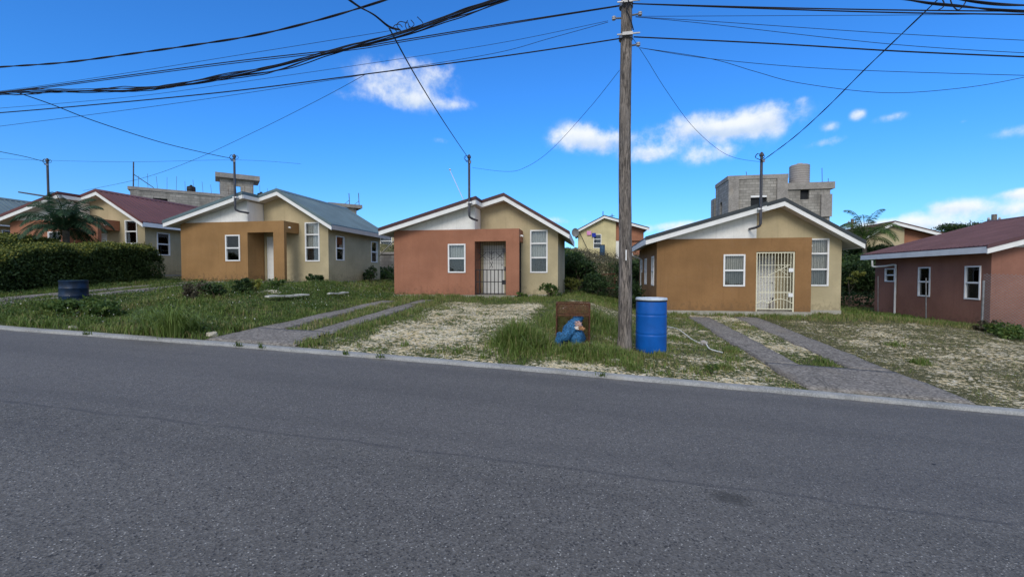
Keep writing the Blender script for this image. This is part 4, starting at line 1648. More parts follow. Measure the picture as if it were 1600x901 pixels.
lump('plastic_litter', 'white litter heap at the terracotta house rear corner', 'litter', 888, 452, .35, .2, .14, 'litter', 9, .9, 3)


def board(label, p0, p1, w, th, mat='plank', lift=.03):
    a, b = at_ground(*p0), at_ground(*p1)
    d = (b - a)
    L = d.length
    e = d.normalized()
    s_ = Vector((-e.y, e.x, 0)) * w * .5
    u_ = Vector((0, 0, th))
    m = MB()
    n = 10
    ring = []
    for k in range(n + 1):
        c = a.lerp(b, k / n) + Vector((0, 0, lift + .012 * math.sin(k * .9)))
        ring.append([c - s_, c + s_, c + s_ + u_, c - s_ + u_])
    i = 0
    for r4 in ring:
        m.v += [tuple(q) for q in r4]
    for k in range(n):
        for j in range(4):
            q = (j + 1) % 4
            m.f.append((k * 4 + j, k * 4 + q, k * 4 + 4 + q, k * 4 + 4 + j))
    m.f += [(0, 1, 2, 3), (n * 4 + 3, n * 4 + 2, n * 4 + 1, n * 4)]
    return tag(m.build('board', M[mat], None), label, 'board')


board('long bleached board lying in the weeds, left of two', (417, 470.5), (480, 467), .28, .05, lift=.12)
board('short bleached board lying in the weeds, right of two', (513, 466), (543, 464), .14, .05, lift=.14)

# white pipe with a hose fitting from the drum across the marl
t = empty('waste_pipe', (0, 0, 0))
tag(t, 'thin white pipe with a grey fitting running from the blue drum', 'pipe')
m = MB()
q = [Vector((D.x + .29, D.y + .05, gz(D.x + .3, D.y) + .52)), at_ground(1060, 521) + Vector((0, 0, .12)), at_ground(1080, 532) + Vector((0, 0, .05)), at_ground(1098, 541) + Vector((0, 0, .04))]
m.tube(smooth_path(q, 5), .010, 8)
m.build('pipe_run', M['pvc'], t, smooth=True)
m = MB()
e = at_ground(1101, 541) + Vector((0, 0, .06))
m.tube([e + Vector((-.08, .02, .02)), e + Vector((-.02, 0, .03)), e + Vector((.05, -.02, .0))], [.035, .055, .04], 10)
m.build('fitting', M['tank_grey'], t, smooth=True)
m = MB()
q = [e + Vector((.03, -.02, 0)), at_ground(1108, 547) + Vector((0, 0, .04)), at_ground(1120, 551) + Vector((0, 0, .03)), at_ground(1129, 553) + Vector((0, 0, .03))]
m.tube(smooth_path(q, 5), .012, 8)
m.build('hose_end', M['pvc'], t, smooth=True)

# leaning pale pole between the two houses
m = MB()
m.tube([on_v(592, 400, 22), on_v(616, 376, 19)], .03, 6)
tag(m.build('leaning_pole', M['plank'], None), 'thin pale pole leaning on the terracotta bungalow left side', 'pole')

# retaining wall behind, between the ochre and the terracotta house
m = MB()
holed_wall(m, -16, -6.5, -1, lambda x: 3.0, [], 0, .4)
o = m.build('retaining_wall', M['block_dark'], None, (0, 27.5, 0))
tag(o, 'dark weathered block retaining wall behind the gap between ochre and terracotta houses', 'wall')
m = MB()
m.box(-16.05, -6.45, -.08, .45, 3.002, 3.14)
m.build('coping', M['slabc'], o)

# rusty gate frame on the bank
t = tag(empty('rusty_frame', (on_v(962, 455, 26.5).x - .8, 26.5, gz(1, 26.5))), 'old rusty red pipe frame standing on the scrub bank', 'gate frame')
m = MB()
for (p0, p1) in (((0, 0, 0), (0, 0, 1.3)), ((1.5, 0, 0), (1.5, 0, 1.5)), ((0, 0, 1.3), (1.5, 0, 1.4)), ((0, 0, .5), (1.5, 0, .55)), ((.75, 0, 0), (.75, 0, 1.35))):
    m.tube([p0, p1], .03, 6)
m.build('pipe_frame', M['rusty'], t)

# chain-link fence between the brown and the maroon-roofed house
FU = 12.0
posts = [(1372, 487, 431), (1447, 503, 434), (1534, 513, 438)]
t = tag(empty('chain_link_fence', (0, 0, 0)), 'galvanised chain-link fence with thin posts before the right-hand terracotta house', 'fence')
PP = []
for (px, pyb, pyt), dv_ in zip(posts, (21.5, 18.2, 15.9)):
    b_ = on_v(px, pyb, dv_)
    tp = on_v(px + (3 if px > 1500 else 0), pyt, dv_)
    z0 = gz(b_.x, dv_) - .1
    m = MB()
    rr_ = .03 if px > 1500 else (.02 if px > 1400 else .016)
    m.tube([(b_.x, dv_, z0), (tp.x, dv_, tp.z)], rr_, 8)
    m.build('post', M['galv'], t, smooth=True)
    PP.append((Vector((b_.x, dv_, z0 + .1)), Vector((tp.x, dv_, tp.z))))
PP.append((Vector((16.5, 13.2, gz(16.5, 13.2))), Vector((16.5, 13.2, gz(16.5, 13.2) + 1.75))))
for (b0_, t0_), (b1_, t1_) in [(PP[2], PP[3])]:
    m = MB()
    L = (b1_ - b0_).length
    Hh = 1.72
    st = .085
    k = int((L + Hh) / st)
    Pt = lambda s_, z: b0_.lerp(b1_, s_ / L) + Vector((0, 0, z))
    for i in range(k):
        for sg in (1, -1):
            s0 = i * st - (Hh if sg == 1 else 0)
            z0, s1, z1 = 0.0, 0, 0
            a_ = (s0, 0.0) if sg == 1 else (i * st, 0.0)
            e_ = (a_[0] + Hh, Hh) if sg == 1 else (a_[0] - Hh, Hh)
            pa, pe = list(a_), list(e_)
            # clip to 0..L
            for P_, Q_ in ((pa, pe), (pe, pa)):
                for lim in (0.0, L):
                    if (lim == 0 and P_[0] < 0) or (lim == L and P_[0] > L):
                        if abs(Q_[0] - P_[0]) < 1e-6:
                            continue
                        f_ = (lim - P_[0]) / (Q_[0] - P_[0])
                        P_[1] = P_[1] + (Q_[1] - P_[1]) * f_
                        P_[0] = lim
            if (pa[0] < 0 or pa[0] > L or pe[0] < 0 or pe[0] > L) or abs(pa[0] - pe[0]) < .02:
                continue
            m.tube([Pt(*pa), Pt(*pe)], .0042, 3, False)
    m.build('chain_link', M['galv'], t, fix=False)

# ------------------------------------------------------------------ overhead wires
LN = ((-60, 9.25), (60, 9.25))
nw = [0]


def wire(label, pts, plane, r, name='overhead_wire', twist=0, cat='cable'):
    P = smooth_path([on_plane(x, y, *plane) for x, y in pts], 8)
    if name != 'wire_loop':                                     # run on to the next span beyond the picture
        for e, (px, py) in ((0, pts[0]), (-1, pts[-1])):
            if px < -20 or px > 1620 or py < 0:
                d = (P[e] - P[e + 1 if e == 0 else e - 1])
                d = d / max(math.hypot(d.x, d.y), 1e-6)
                L_ = 24 if py >= 0 else 5
                more = [P[e] + Vector((d.x, d.y, d.z * .8)) * (L_ * k / 4) for k in range(1, 5)]
                P = more[::-1] + P if e == 0 else P + more
    if not twist:
        m = MB()
        m.tube(P, r, 6)
        o = m.build(name, M['black_rubber'], None, smooth=True)
        return tag(o, label, cat, 'overhead wires')
    # twisted / bundled strands in one hanging cable
    Q = smooth_path(P, 5)
    m = MB()
    for k in range(twist):
        ph = 2 * PI * k / twist
        s_ = 0
        pts2 = []
        pv = Q[0]
        for i, q in enumerate(Q):
            s_ += (q - pv).length
            pv = q
            if twist <= 3:
                a = s_ * 2 * PI / 1.5 + ph
                off = r * .8
                dz, dy = math.cos(a) * off, math.sin(a) * off
            else:
                a = ph + 2.2 * mnoise.noise(Vector((s_ * .55, k * 3.7, 0)))
                off = r * (3.0 + 5.5 * mnoise.noise(Vector((s_ * .8, k * 5.1, 4))) + 1.1 * mnoise.noise(Vector((s_ * 3, k, 9))))
                dz, dy = math.cos(a) * off * 1.3, math.sin(a) * off
            pts2.append(q + Vector((0, dy, dz)))
        m.tube(pts2, r, 5)
    o = m.build(name, M['black_rubber'], None, smooth=True)
    return tag(o, label, cat, 'overhead wires')


wire('topmost wire from the wooden pole clamp to the left', [(968, 9), (800, 35), (615, 65), (545, 76), (350, 98), (50, 138), (-60, 150)], LN, .011)
wire('thin wire just under the topmost one, left of the pole', [(968, 10), (800, 37), (615, 68), (545, 79), (350, 101), (50, 140), (-60, 152)], ((-60, 9.4), (60, 9.4)), .009)
wire('thin wire spreading from the cable knot to the far left', [(612, 48), (400, 82), (200, 114), (50, 136), (-60, 150)], LN, .0048)
wire('thin wire from the pole bracket to the left, upper of two', [(950, 33), (800, 64), (640, 90), (400, 125), (200, 152), (-60, 174)], LN, .0042)
wire('thin wire from the pole bracket to the left, lower of two', [(950, 35), (860, 60), (770, 84), (600, 112), (500, 128), (250, 165), (-60, 205)], LN, .0048)
wire('thick black wire from the pole middle clamp to the left', [(972, 60), (800, 86), (572, 116), (350, 144), (100, 168), (-60, 181)], LN, .0125)
wire('thin slanting wire dropping from the thick wire towards the left houses', [(572, 116), (500, 155), (400, 205), (300, 251), (220, 279), (130, 298)], ((-5.2, 9.25), (-26, 17)), .005, 'service_drop')
wire('faint level wire between the left houses service masts', [(-40, 247), (180, 253), (366, 250), (470, 256)], ((-40, 20), (10, 20)), .006)
wire('topmost wire from the pole clamp to the right', [(985, 6), (1200, 12), (1400, 16), (1600, 18), (1680, 18)], LN, .011)
wire('second wire from the pole clamp to the right', [(985, 6), (1200, 14), (1400, 20), (1600, 23), (1680, 24)], ((-60, 9.45), (60, 9.45)), .012)
wire('thin level wire from the pole bracket to the right', [(993, 26), (1200, 25), (1400, 24), (1680, 21)], LN, .0042)
wire('thin wire from the pole bracket sloping right, upper of two', [(993, 27), (1100, 33), (1400, 53), (1680, 67)], LN, .0048)
wire('thin wire from the pole bracket sloping right, lower of two', [(993, 27), (1100, 37), (1400, 70), (1680, 87)], LN, .0048)
wire('thick black wire from the pole middle clamp to the right', [(990, 58), (1200, 68), (1400, 80), (1600, 89), (1680, 92)], LN, .0125)
wire('thin wire from the pole low bracket to the right, nearly straight', [(1000, 75), (1110, 92), (1300, 108), (1600, 118), (1680, 119)], LN, .0048)
wire('thin slack wire sagging deeply right of the pole', [(1000, 75), (1110, 92), (1180, 112), (1250, 130), (1380, 145), (1500, 138), (1600, 121), (1680, 100)], ((-60, 9.3), (60, 9.5)), .0048)
M4 = (HX[4] + hx(4, 1190, 244)[0], 16.44)
M3 = (HX[3] + hx(3, 733, 247)[0], 16.44)
M2 = (HX[2] + hx(2, 366, 246)[0], 16.44)
M1 = (HX[1] + hx(1, 74, 252)[0], 16.44)
wire('sagging thin drop from the pole to the brown bungalow mast', [(988, 59), (1010, 92), (1040, 140), (1080, 195), (1120, 232), (1150, 247), (1188, 253)], ((PU, PV), M4), .005, 'service_drop')
wire('sagging thin drop from the pole towards the terracotta bungalow', [(968, 110), (920, 170), (860, 235), (820, 262), (790, 268), (738, 262)], ((PU, PV), M3), .0048, 'service_drop')
kn = on_plane(611, 55, (-30, 9.2), (6, 4.6))
wire('black drop from the knotted cable bundle down to the terracotta bungalow mast', [(608, 44), (650, 120), (690, 185), (720, 230), (734, 250)], ((kn.x, kn.y), M3), .011, 'service_drop')
wire('twisted black drop coming over the road into the cable bundle knot', [(535, -8), (560, 10), (585, 24), (608, 42), (625, 47)], ((kn.x, kn.y), (kn.x - 1.5, 1.5)), .009, 'service_drop', 2)
wire('black drop from above the road to the brown bungalow mast', [(1485, -20), (1465, 0), (1400, 62), (1350, 110), (1290, 170), (1240, 215), (1193, 250)], (M4, (6.6, 4.5)), .009, 'service_drop', 2)
wire('thick twisted cable crossing the top left corner', [(-60, 110), (0, 105), (100, 98), (200, 85), (300, 71), (400, 55), (500, 31), (600, 1), (660, -20)], ((-30, 9.2), (3, 6)), .0105, 'twisted_cable', 2)
wire('loose bundle of tangled black cables sagging across the upper left', [(-60, 150), (0, 146), (75, 142), (150, 142), (260, 135), (400, 112), (510, 84), (612, 57), (700, 28), (790, -4), (840, -24)], ((-30, 9.2), (6, 4.6)), .0072, 'cable_bundle', 8)
wire('twisted cable in the top right corner, upper of two', [(1480, -6), (1510, 1), (1560, 7), (1620, 9), (1680, 10)], ((-10, 6), (20, 7)), .010, 'twisted_cable', 2)
wire('twisted cable in the top right corner, lower of two', [(1395, -4), (1450, 5), (1500, 10), (1560, 16), (1620, 19), (1680, 22)], ((-10, 6), (20, 7)), .010, 'twisted_cable', 2)
wire('short loop of loose wire hanging at the top right', [(1484, -4), (1488, 8), (1497, 16), (1506, 8), (1512, -4)], ((-10, 6.2), (20, 7.2)), .007, 'wire_loop')
wire('short hook of loose wire beside the top right drop', [(1470, -4), (1475, 5), (1473, 12), (1464, 17)], ((-10, 6.2), (20, 7.2)), .007, 'wire_loop')
wire('black drop from the cable bundle to the ochre bungalow mast', [(28, 145), (80, 163), (150, 190), (250, 222), (320, 239), (364, 248)], ((-14.8, 8.0), M2), .012, 'service_drop')
wire('black drop entering from the left edge to the leftmost mast', [(-40, 228), (0, 237), (40, 245), (74, 254)], ((-22, 9), M1), .012, 'service_drop')
# little knot of leads where the drop leaves the bundle
m = MB()
for k in range(4):
    c = on_plane(622 + k * 9, 46 - k * 2.5, (-30, 9.2), (6, 4.6))
    rx_, rz_ = random.uniform(.05, .13), random.uniform(.04, .07)
    m.tube(smooth_path([c + Vector((rx_ * math.cos(q_ * 1.1 + k) * random.uniform(.7, 1.2), random.uniform(-.03, .03), rz_ * math.sin(q_ * 1.1 + k) + .02)) for q_ in range(random.choice((4, 5, 6)))], 4), .0055, 5)
tag(m.build('wire_loop', M['black_rubber'], None), 'curled knot of loose wire tails on the cable bundle', 'cable', 'overhead wires')

# far small poles
for (px, y0, y1, V_, lab) in ((1331, 372, 342, 48, 'distant utility pole seen over the trees right of the brown house'), (1553, 352, 335, 33, 'short distant pole top showing above the maroon roof')):
    a_, b_ = on_v(px, y0, V_), on_v(px, y1, V_)
    z0 = gz(a_.x, V_)
    t = tag(empty('utility_pole', (a_.x, V_, z0)), lab, 'utility pole')
    MB().tube([(0, 0, -.2), (0, 0, b_.z - z0)], .13, 8).build('shaft', M['wood'], t, smooth=True)
    MB().box(-.35, .35, -.05, .05, b_.z - z0 - .45, b_.z - z0 - .33).build('cross_arm', M['mast'], t)
    for s_ in (-.3, 0, .3):
        MB().lathe([(.05, 0), (.07, .06), (.04, .15)], 8, (s_, 0, b_.z - z0 - .33)).build('insulator', M['porcelain'], t)


# ------------------------------------------------------------------ plants
def palm(label, loc, trunk_h, n, L, mat='leaf_palm', droop=1.0, az=None):
    t = tag(empty('palm_tree', loc), label, 'palm')
    MB().tube([(0, 0, -.2), (.03, 0, trunk_h * .5), (0, .03, trunk_h)], [.16, .12, .11], 12).build('trunk', M['palm_bark'], t, smooth=True)
    for k in range(n):
        a = (2 * PI * k * .382 + random.uniform(-.2, .2)) if az is None else az[k % len(az)] + random.uniform(-.15, .15)
        el = R(random.uniform(22, 85))
        l = L * random.uniform(.8, 1.1)
        p = Vector((0, 0, trunk_h))
        d = Vector((math.cos(a) * math.cos(el), math.sin(a) * math.cos(el), math.sin(el)))
        pts = [p.copy()]
        ns = 16
        for i in range(ns):
            p = p + d * (l / ns)
            d = (d + Vector((0, 0, -.17 * droop * (.4 + i / ns) * 1.1))).normalized()
            pts.append(p.copy())
        m = MB()
        m.tube(pts, [.03 * (1 - .85 * i / ns) for i in range(ns + 1)], 5)
        vs_, fs_ = list(m.v), []
        quads = [f for f in m.f if len(f) == 4]
        lv = []
        side = Vector((-math.sin(a), math.cos(a), 0))
        for i in range(2, ns):
            for sub in (0, .33, .66):
                q_ = pts[i].lerp(pts[min(ns, i + 1)], sub)
                tdir = (pts[min(ns, i + 1)] - pts[i - 1]).normalized()
                f_ = (i + sub) / ns
                ll = l * .27 * math.sin(PI * (.15 + .82 * f_)) ** .7
                for s_ in (-1, 1):
                    dl = (side * s_ * .8 + tdir * .55 + Vector((0, 0, -.35 - .25 * random.random()))).normalized()
                    w_ = tdir.cross(dl).cross(dl).normalized() * .016
                    mid = q_ + dl * ll * .55
                    tip = q_ + dl * ll + Vector((0, 0, -.12 * ll))
                    lv.append((q_, mid + w_, tip, mid - w_))
        b = len(vs_)
        for r4 in lv:
            vs_ += [tuple(x) for x in r4]
        quads += [tuple(range(b + 4 * i, b + 4 * i + 4)) for i in range(len(lv))]
        ti = np.repeat(RNG.random(len(vs_) // 4 + 1), 4)[:len(vs_)]
        arr_mesh('frond', np.array([tuple(v_) for v_ in vs_]), np.array(quads), M[mat], t, ti)
    return t


# palm in front of the red-brown roofed house
P0 = on_v(103, 402, 15.2)
palm('short bushy palm in front of the leftmost terracotta house, over the hedge', (P0.x, 15.2, gz(P0.x, 15.2)), on_v(103, 360, 15.2).z - gz(P0.x, 15.2), 28, 1.85, droop=1.05)
P1 = on_v(1350, 405, 30)
palm('feathery pale palm behind the brown house, below the far gable', (P1.x, 30, gz(P1.x, 30)), on_v(1352, 374, 30).z - gz(P1.x, 30), 15, 2.4, 'leaf_mid', 1.15)


def hedge(label, p0, p1, width, zt0, zt1, n, leaf):
    a, b = Vector((*p0, 0)), Vector((*p1, 0))
    L = (b - a).length
    c = (a + b) / 2
    z0 = gz(c.x, c.y)
    t = tag(empty('hedge', (c.x, c.y, z0)), label, 'hedge')
    k = RNG.random((n, 3))
    s_ = k[:, 0] * 1.04 - .02
    top = zt0 + (zt1 - zt0) * sst(0, .75, s_) - z0 + .4 * (fbm(s_ * L * 1.0, s_ * 0 + L, 3) - .5) * 2 - .10 * ((k[:, 1] - .5) * 2) ** 4
    side = (k[:, 1] - .5)
    # mostly near the skin of the clipped box
    skin = RNG.random(n)
    h_ = k[:, 2]
    top_skin = skin < .45
    h_ = np.where(top_skin, 1 - RNG.random(n) ** 2 * .22, h_)
    side = np.where(~top_skin, np.sign(side) * (.5 - RNG.random(n) ** 2 * .3), side)
    bulge = .6 + .8 * fbm(s_ * L * .9 + 4, h_ * 2.2, 3)
    e = (b - a).normalized()
    nx, ny = -e.y, e.x
    edge = np.clip(np.minimum(s_, 1 - s_) * L / .5, .0, 1) ** .5
    x = (a.x - c.x) + e.x * s_ * L + nx * side * width * bulge
    y = (a.y - c.y) + e.y * s_ * L + ny * side * width * bulge
    zb = ground_z(x + c.x, y + c.y) - z0
    z = zb + .05 + h_ * (top - zb) * (.75 + .25 * edge)
    pts = np.stack([x, y, z], 1) + RNG.normal(size=(n, 3)) * .05
    ti = np.clip(.1 + .75 * fbm(x * 4 + 9, y * 4 + z * 4, 3) + RNG.normal(size=n) * .15, 0, 1)
    v, f, tt = leaves(pts, leaf, ti)
    arr_mesh('foliage', v, f, M['leaf_hedge'], t, tt)
    sel = (h_ > .9) & (RNG.random(n) < .55)
    v, f, tt = leaves(pts[sel] + np.array([0, 0, .05]), leaf, RNG.random(sel.sum()), up=.7)
    arr_mesh('new_growth', v, f, M['leaf_new'], t, tt)
    ni = n // 5
    si = RNG.random(ni)
    zi = RNG.random(ni)
    wi = (RNG.random(ni) - .5) * width * .6
    xi, yi = (a.x - c.x) + e.x * si * L + nx * wi, (a.y - c.y) + e.y * si * L + ny * wi
    ti_ = zt0 + (zt1 - zt0) * sst(0, .75, si) - z0
    gi = ground_z(xi + c.x, yi + c.y) - z0
    v, f, tt = leaves(np.stack([xi, yi, gi + zi * (ti_ - gi) * .86], 1), leaf * 2.2, RNG.random(ni) * .3)
    arr_mesh('inner_growth', v, f, M['leaf_hedge'], t, tt)
    m = MB()
    for k in range(int(L / .5) + 2):
        q = a.lerp(b, min(1, k * .5 / L)) - c
        zz = gz(q.x + c.x, q.y + c.y) - z0
        m.tube([(q.x, q.y, zz - .1), (q.x + random.uniform(-.1, .1), q.y, zz + (zt0 - z0) * .7)], [.04, .015], 5)
    m.build('stem', M['bark'], t)
    return t


hedge('long clipped hedge with yellowish top before the red-brown roofed house', (-19.2, 9.8), (-20.1, 17.0), 1.5, on_plane(30, 408, (-19.0, 9), (-19.0, 20)).z, on_plane(190, 385, (-19.4, 9), (-19.4, 20)).z, 52000, .085)
hedge('taller dark hedge block at the left edge, behind the long hedge', (-23.6, 14.2), (-21.7, 14.3), 1.5, on_v(30, 362, 14.2).z, on_v(60, 368, 14.2).z, 22000, .085)

# trees and shrubs between and behind the houses
for k, (px, pyt, V_, W_, mat, lab) in enumerate((
        (1345, 396, 27.5, 1.9, 'leaf_dark', 'dark leafy tree filling the gap right of the brown bungalow'),
        (1402, 392, 29.0, 2.2, 'leaf_dark', 'dark round tree behind the maroon-roofed bungalow rear corner'),
        (1322, 392, 30.0, 2.0, 'leaf_mid', 'mid green tree behind the brown bungalow right eave'),
        (1372, 384, 31.0, 1.7, 'leaf_dark', 'dark tree just below the far two-tone house, between the other trees'),
        (905, 392, 25.5, 1.5, 'leaf_dark', 'dark bushy tree behind the terracotta bungalow right corner'),
        (990, 398, 26.0, 1.3, 'leaf_dark', 'dark tree close to the brown bungalow left rear eave'),
        (885, 383, 28.0, 1.7, 'leaf_mid', 'mid green tree partly hidden by the terracotta bungalow'))):
    c = on_v(px, pyt, V_)
    z0 = gz(c.x, V_)
    H_ = max(1.2, c.z - z0)
    lob = []
    for j in range(10):
        a_ = random.uniform(0, 2 * PI)
        rr_ = random.uniform(.1, .6) * W_
        lob.append((math.cos(a_) * rr_, math.sin(a_) * rr_, random.uniform(.18, .82) * H_, W_ * random.uniform(.28, .45), W_ * random.uniform(.28, .45), H_ * random.uniform(.14, .22)))
    tree('tree', lab, (c.x, V_, z0), H_, lob, 7000, .15, mat, tr=.09, group='trees behind the houses')
c = on_v(1326, 468, 25.0)
t = tree('young_tree', 'slender young tree with bright yellow-green leaves and a bent thin trunk', (c.x, 25, gz(c.x, 25)), 2.2, [(.2, 0, 1.55, .32, .3, .16), (.5, .1, 1.75, .3, .3, .15), (.05, 0, 1.25, .25, .25, .1)], 420, .10, 'leaf_new', .03)
for px, py, V_, W_, H_, lab in ((1475, 358, 62, 2.4, 2.2, 'distant dark tree on the skyline above the maroon roof, left of two'), (1500, 357, 64, 2.6, 2.2, 'distant dark tree on the skyline above the maroon roof, right of two')):
    c = on_v(px, py, V_)
    z0 = gz(c.x, V_)
    hh = c.z - z0
    tree('tree', lab, (c.x, V_, z0), hh, [(random.uniform(-W_, W_) * .7, random.uniform(-1, 1), hh + random.uniform(-1.2, .4), W_ * .45, W_ * .4, .55) for j in range(8)], 3500, .22, 'leaf_dark', .2, 'trees behind the houses')

SH = [
    (995, 474, 18.6, .55, 1.15, 'leaf_dark', 'dark green shrub against the brown bungalow left wall', 2200, .09),
    (860, 462, 17.1, .42, .62, 'leaf_mid', 'leafy shrub at the terracotta bungalow tan corner', 900, .09),
    (812, 462, 16.7, .30, .34, 'leaf_mid', 'low weed clump at the terracotta bungalow porch pier', 420, .08),
    (490, 441, 17.2, .42, .45, 'leaf_dark', 'dark rosette plant below the tall window of the ochre bungalow', 500, .11),
    (580, 436, 21.0, .5, 1.0, 'leaf_dark', 'dark shrub at the ochre bungalow right rear wall', 900, .09),
    (293, 472, 11.6, .38, .55, 'leaf_dry', 'yellowish dry bush in the weeds, left of the dark leafy ones', 1100, .07),
    (322, 465, 12.6, .3, .45, 'leaf_dry', 'olive dry bush in the weeds before the ochre front wall', 800, .07),
    (340, 470, 12.0, .38, .5, 'leaf_dark', 'dark leafy bush below the ochre front wall', 1100, .075),
    (372, 463, 12.8, .5, .55, 'leaf_dark', 'dark leafy bush below the ochre bungalow porch', 1300, .075),
    (398, 460, 13.2, .3, .5, 'leaf_new', 'yellow-green bush below the ochre bungalow porch', 600, .07),
    (430, 455, 14.2, .4, .45, 'leaf_mid', 'low green bush beside the flat pale stone', 700, .07),
    (130, 488, 9.0, .75, .42, 'leaf_mid', 'spreading broad-leaved weed clump in front of the navy drum', 1800, .10),
    (170, 490, 8.9, .5, .32, 'leaf_mid', 'smaller broad-leaved weed clump right of the navy drum', 1000, .09),
    (1580, 524, 14.2, .75, .40, 'leaf_mid', 'low green bush at the foot of the chain-link fence', 1500, .08),
    (1545, 517, 15.3, .4, .34, 'leaf_dry', 'brownish bush at the right-hand terracotta house corner', 700, .07),
    (893, 445, 22.0, .6, .9, 'leaf_new', 'yellow-green shrub behind the terracotta bungalow rear corner', 800, .09),
    (925, 448, 24.0, 1.0, 1.3, 'leaf_dark', 'dark shrub at the foot of the scrub bank', 1800, .10),
    (600, 440, 23.5, .8, .7, 'leaf_mid', 'weedy shrub in the gap between the ochre and terracotta houses', 1100, .09),
    (1110, 587, 8.0, .16, .14, 'leaf_mid', 'small green tuft on the bare marl near the kerb, right of the drum', 260, .06),
]
for (px, py, V_, W_, H_, mat, lab, n_, lf) in SH:
    c = on_v(px, py, V_)
    z0 = gz(c.x, V_)
    lob = [(random.uniform(-.55, .55) * W_, random.uniform(-.4, .4) * W_, random.uniform(.25, .75) * H_, W_ * random.uniform(.35, .55), W_ * random.uniform(.35, .5), H_ * random.uniform(.2, .34)) for j in range(6)]
    bush('shrub', lab, 'shrub', (c.x, V_, z0), lob, n_, lf, mat, group='shrubs and weeds around the houses', up=.2)

# ------------------------------------------------------------------ grass and ground cover (nobody could count it)
def clump_noise(u, v):
    return fbm(u * .8 + 71, v * .8 + 3, 3)


def blades(name, label, n, box, hfun, dens, wid=.006, dryk=.2, tall=False, mat='grass', lean=.35):
    u0, u1, v0, v1 = box
    u = RNG.uniform(u0, u1, n)
    v = RNG.uniform(v0, v1, n)
    # half the blades gather in tufts
    nt_ = n // 60
    tu, tv = RNG.uniform(u0, u1, nt_), RNG.uniform(v0, v1, nt_)
    k = RNG.integers(0, nt_, n)
    gath = RNG.random(n) < .65
    sp = RNG.normal(size=(n, 2)) * .07
    u = np.where(gath, tu[k] + sp[:, 0], u)
    v = np.where(gath, tv[k] + sp[:, 1], v)
    keep = (RNG.random(n) < dens(u, v)) & (v > 7.47 - .2 * (fbm(u * 1.7, u * 0 + 3, 3) > .58) * (u < -7))
    for x0, b in zip(HX, HB):
        keep &= ~((u > x0 - .02) & (u < x0 + 5.2) & (v > 16.97) & (v < 23)) & ~((u > x0 + 5) & (u < x0 + 6.65) & (v > 17.98) & (v < 23))
    u, v, k = u[keep], v[keep], k[keep]
    n = len(u)
    z = ground_z(u, v) - .01
    _, dr = cover(u, v)
    h = hfun(u, v) * RNG.uniform(.5, 1.3, n)
    a = RNG.uniform(0, 2 * PI, n)
    ln = np.abs(RNG.normal(size=n)) * lean + .08
    d = np.stack([np.cos(a), np.sin(a), np.zeros(n)], 1)
    s = np.stack([-np.sin(a), np.cos(a), np.zeros(n)], 1)
    w = (wid * (0.6 + h / np.maximum(h.mean(), .02) * .5))[:, None]
    b = np.stack([u, v, z], 1)
    up = np.array([0, 0, 1.0])
    m1 = b + up * (h * .55)[:, None] + d * (h * ln * .3)[:, None]
    tp = b + up * (h * np.clip(1 - ln * .35, .3, 1))[:, None] + d * (h * ln)[:, None]
    vv = np.stack([b - s * w, b + s * w, m1 + s * w * .75, m1 - s * w * .75, tp + s * w * .12, tp - s * w * .12], 1).reshape(-1, 3)
    i = np.arange(n)[:, None] * 6
    ff = np.concatenate([i + np.array([0, 1, 2, 3]), i + np.array([3, 2, 4, 5])], 0)
    tone = .30 + .42 * ((fbm(u * .45 + 2, v * .6 + 7, 3) > .56) * (1 - dr)) * RNG.random(n) + .6 * (fbm(u * 1.1 + 8, v * 1.1, 3) - .5) + RNG.random(n) * .38 + (RNG.random(n) < dryk * (.3 + dr)) * .5
    o = arr_mesh(name, vv, ff, M[mat], None, np.repeat(np.clip(tone, 0, 1), 6))
    return tag(o, label, 'grass', kind='stuff')


for k, (px, py) in enumerate(((385, 548), (550, 557), (603, 562), (940, 575), (420, 545), (155, 519))):
    c = at_ground(px, py)
    n_ = 26
    a = RNG.uniform(0, 2 * PI, n_)
    b = np.stack([RNG.normal(size=n_) * .04, RNG.normal(size=n_) * .012, np.full(n_, 0.0)], 1)
    h_ = RNG.uniform(.03, .12, n_)
    d = np.stack([np.cos(a), np.sin(a), np.zeros(n_)], 1) * (h_ * .6)[:, None]
    s = np.stack([-np.sin(a), np.cos(a), np.zeros(n_)], 1) * .009
    tp = b + d + np.stack([0 * h_, 0 * h_, h_], 1)
    vv = np.stack([b - s, b + s, tp + s * .2, tp - s * .2], 1).reshape(-1, 3)
    o = arr_mesh('weed_tuft', vv, np.arange(n_ * 4).reshape(n_, 4), M['grass'], None, np.repeat(RNG.random(n_) * .6, 4), loc=(c.x, 7.24, float(kerb_z(c.x)) - .02))
    tag(o, ('small weed tuft in the kerb joint before the broken driveway', 'second weed tuft in the kerb joint, left of the marl yard', 'third weed tuft in the kerb joint, below the marl yard corner', 'weed tuft at the kerb foot below the rusty cage', 'low weed tuft at the kerb foot, middle of the broken driveway', 'leftmost weed tuft on the kerb, below the navy drum')[k], 'weed', 'weed tufts along the kerb')


def on_drive(u, v):
    d4 = ((u > 3.28) & (u < 4.0) & (v < 16)) | ((u > 4.8) & (u < 5.58) & (v < 16.2)) | ((u > 3.28) & (u < 5.6) & (v < 9.2))
    d3 = ((u > -7.44) & (u < -6.86) & (v < 15)) | ((u > -6.12) & (u < -5.58) & (v < 15.5)) | ((u > -7.44) & (u < -5.6) & (v < 8.9))
    d2 = ((u > -17.2) & (u < -16.65) & (v < 16.3)) | ((u > -15.95) & (u < -15.4) & (v < 16.1))
    return d4 | d3 | d2


def dens_left(u, v):
    return np.where(on_drive(u, v), 0, np.clip(.35 + 1.3 * (clump_noise(u, v) - .25), .1, 1))


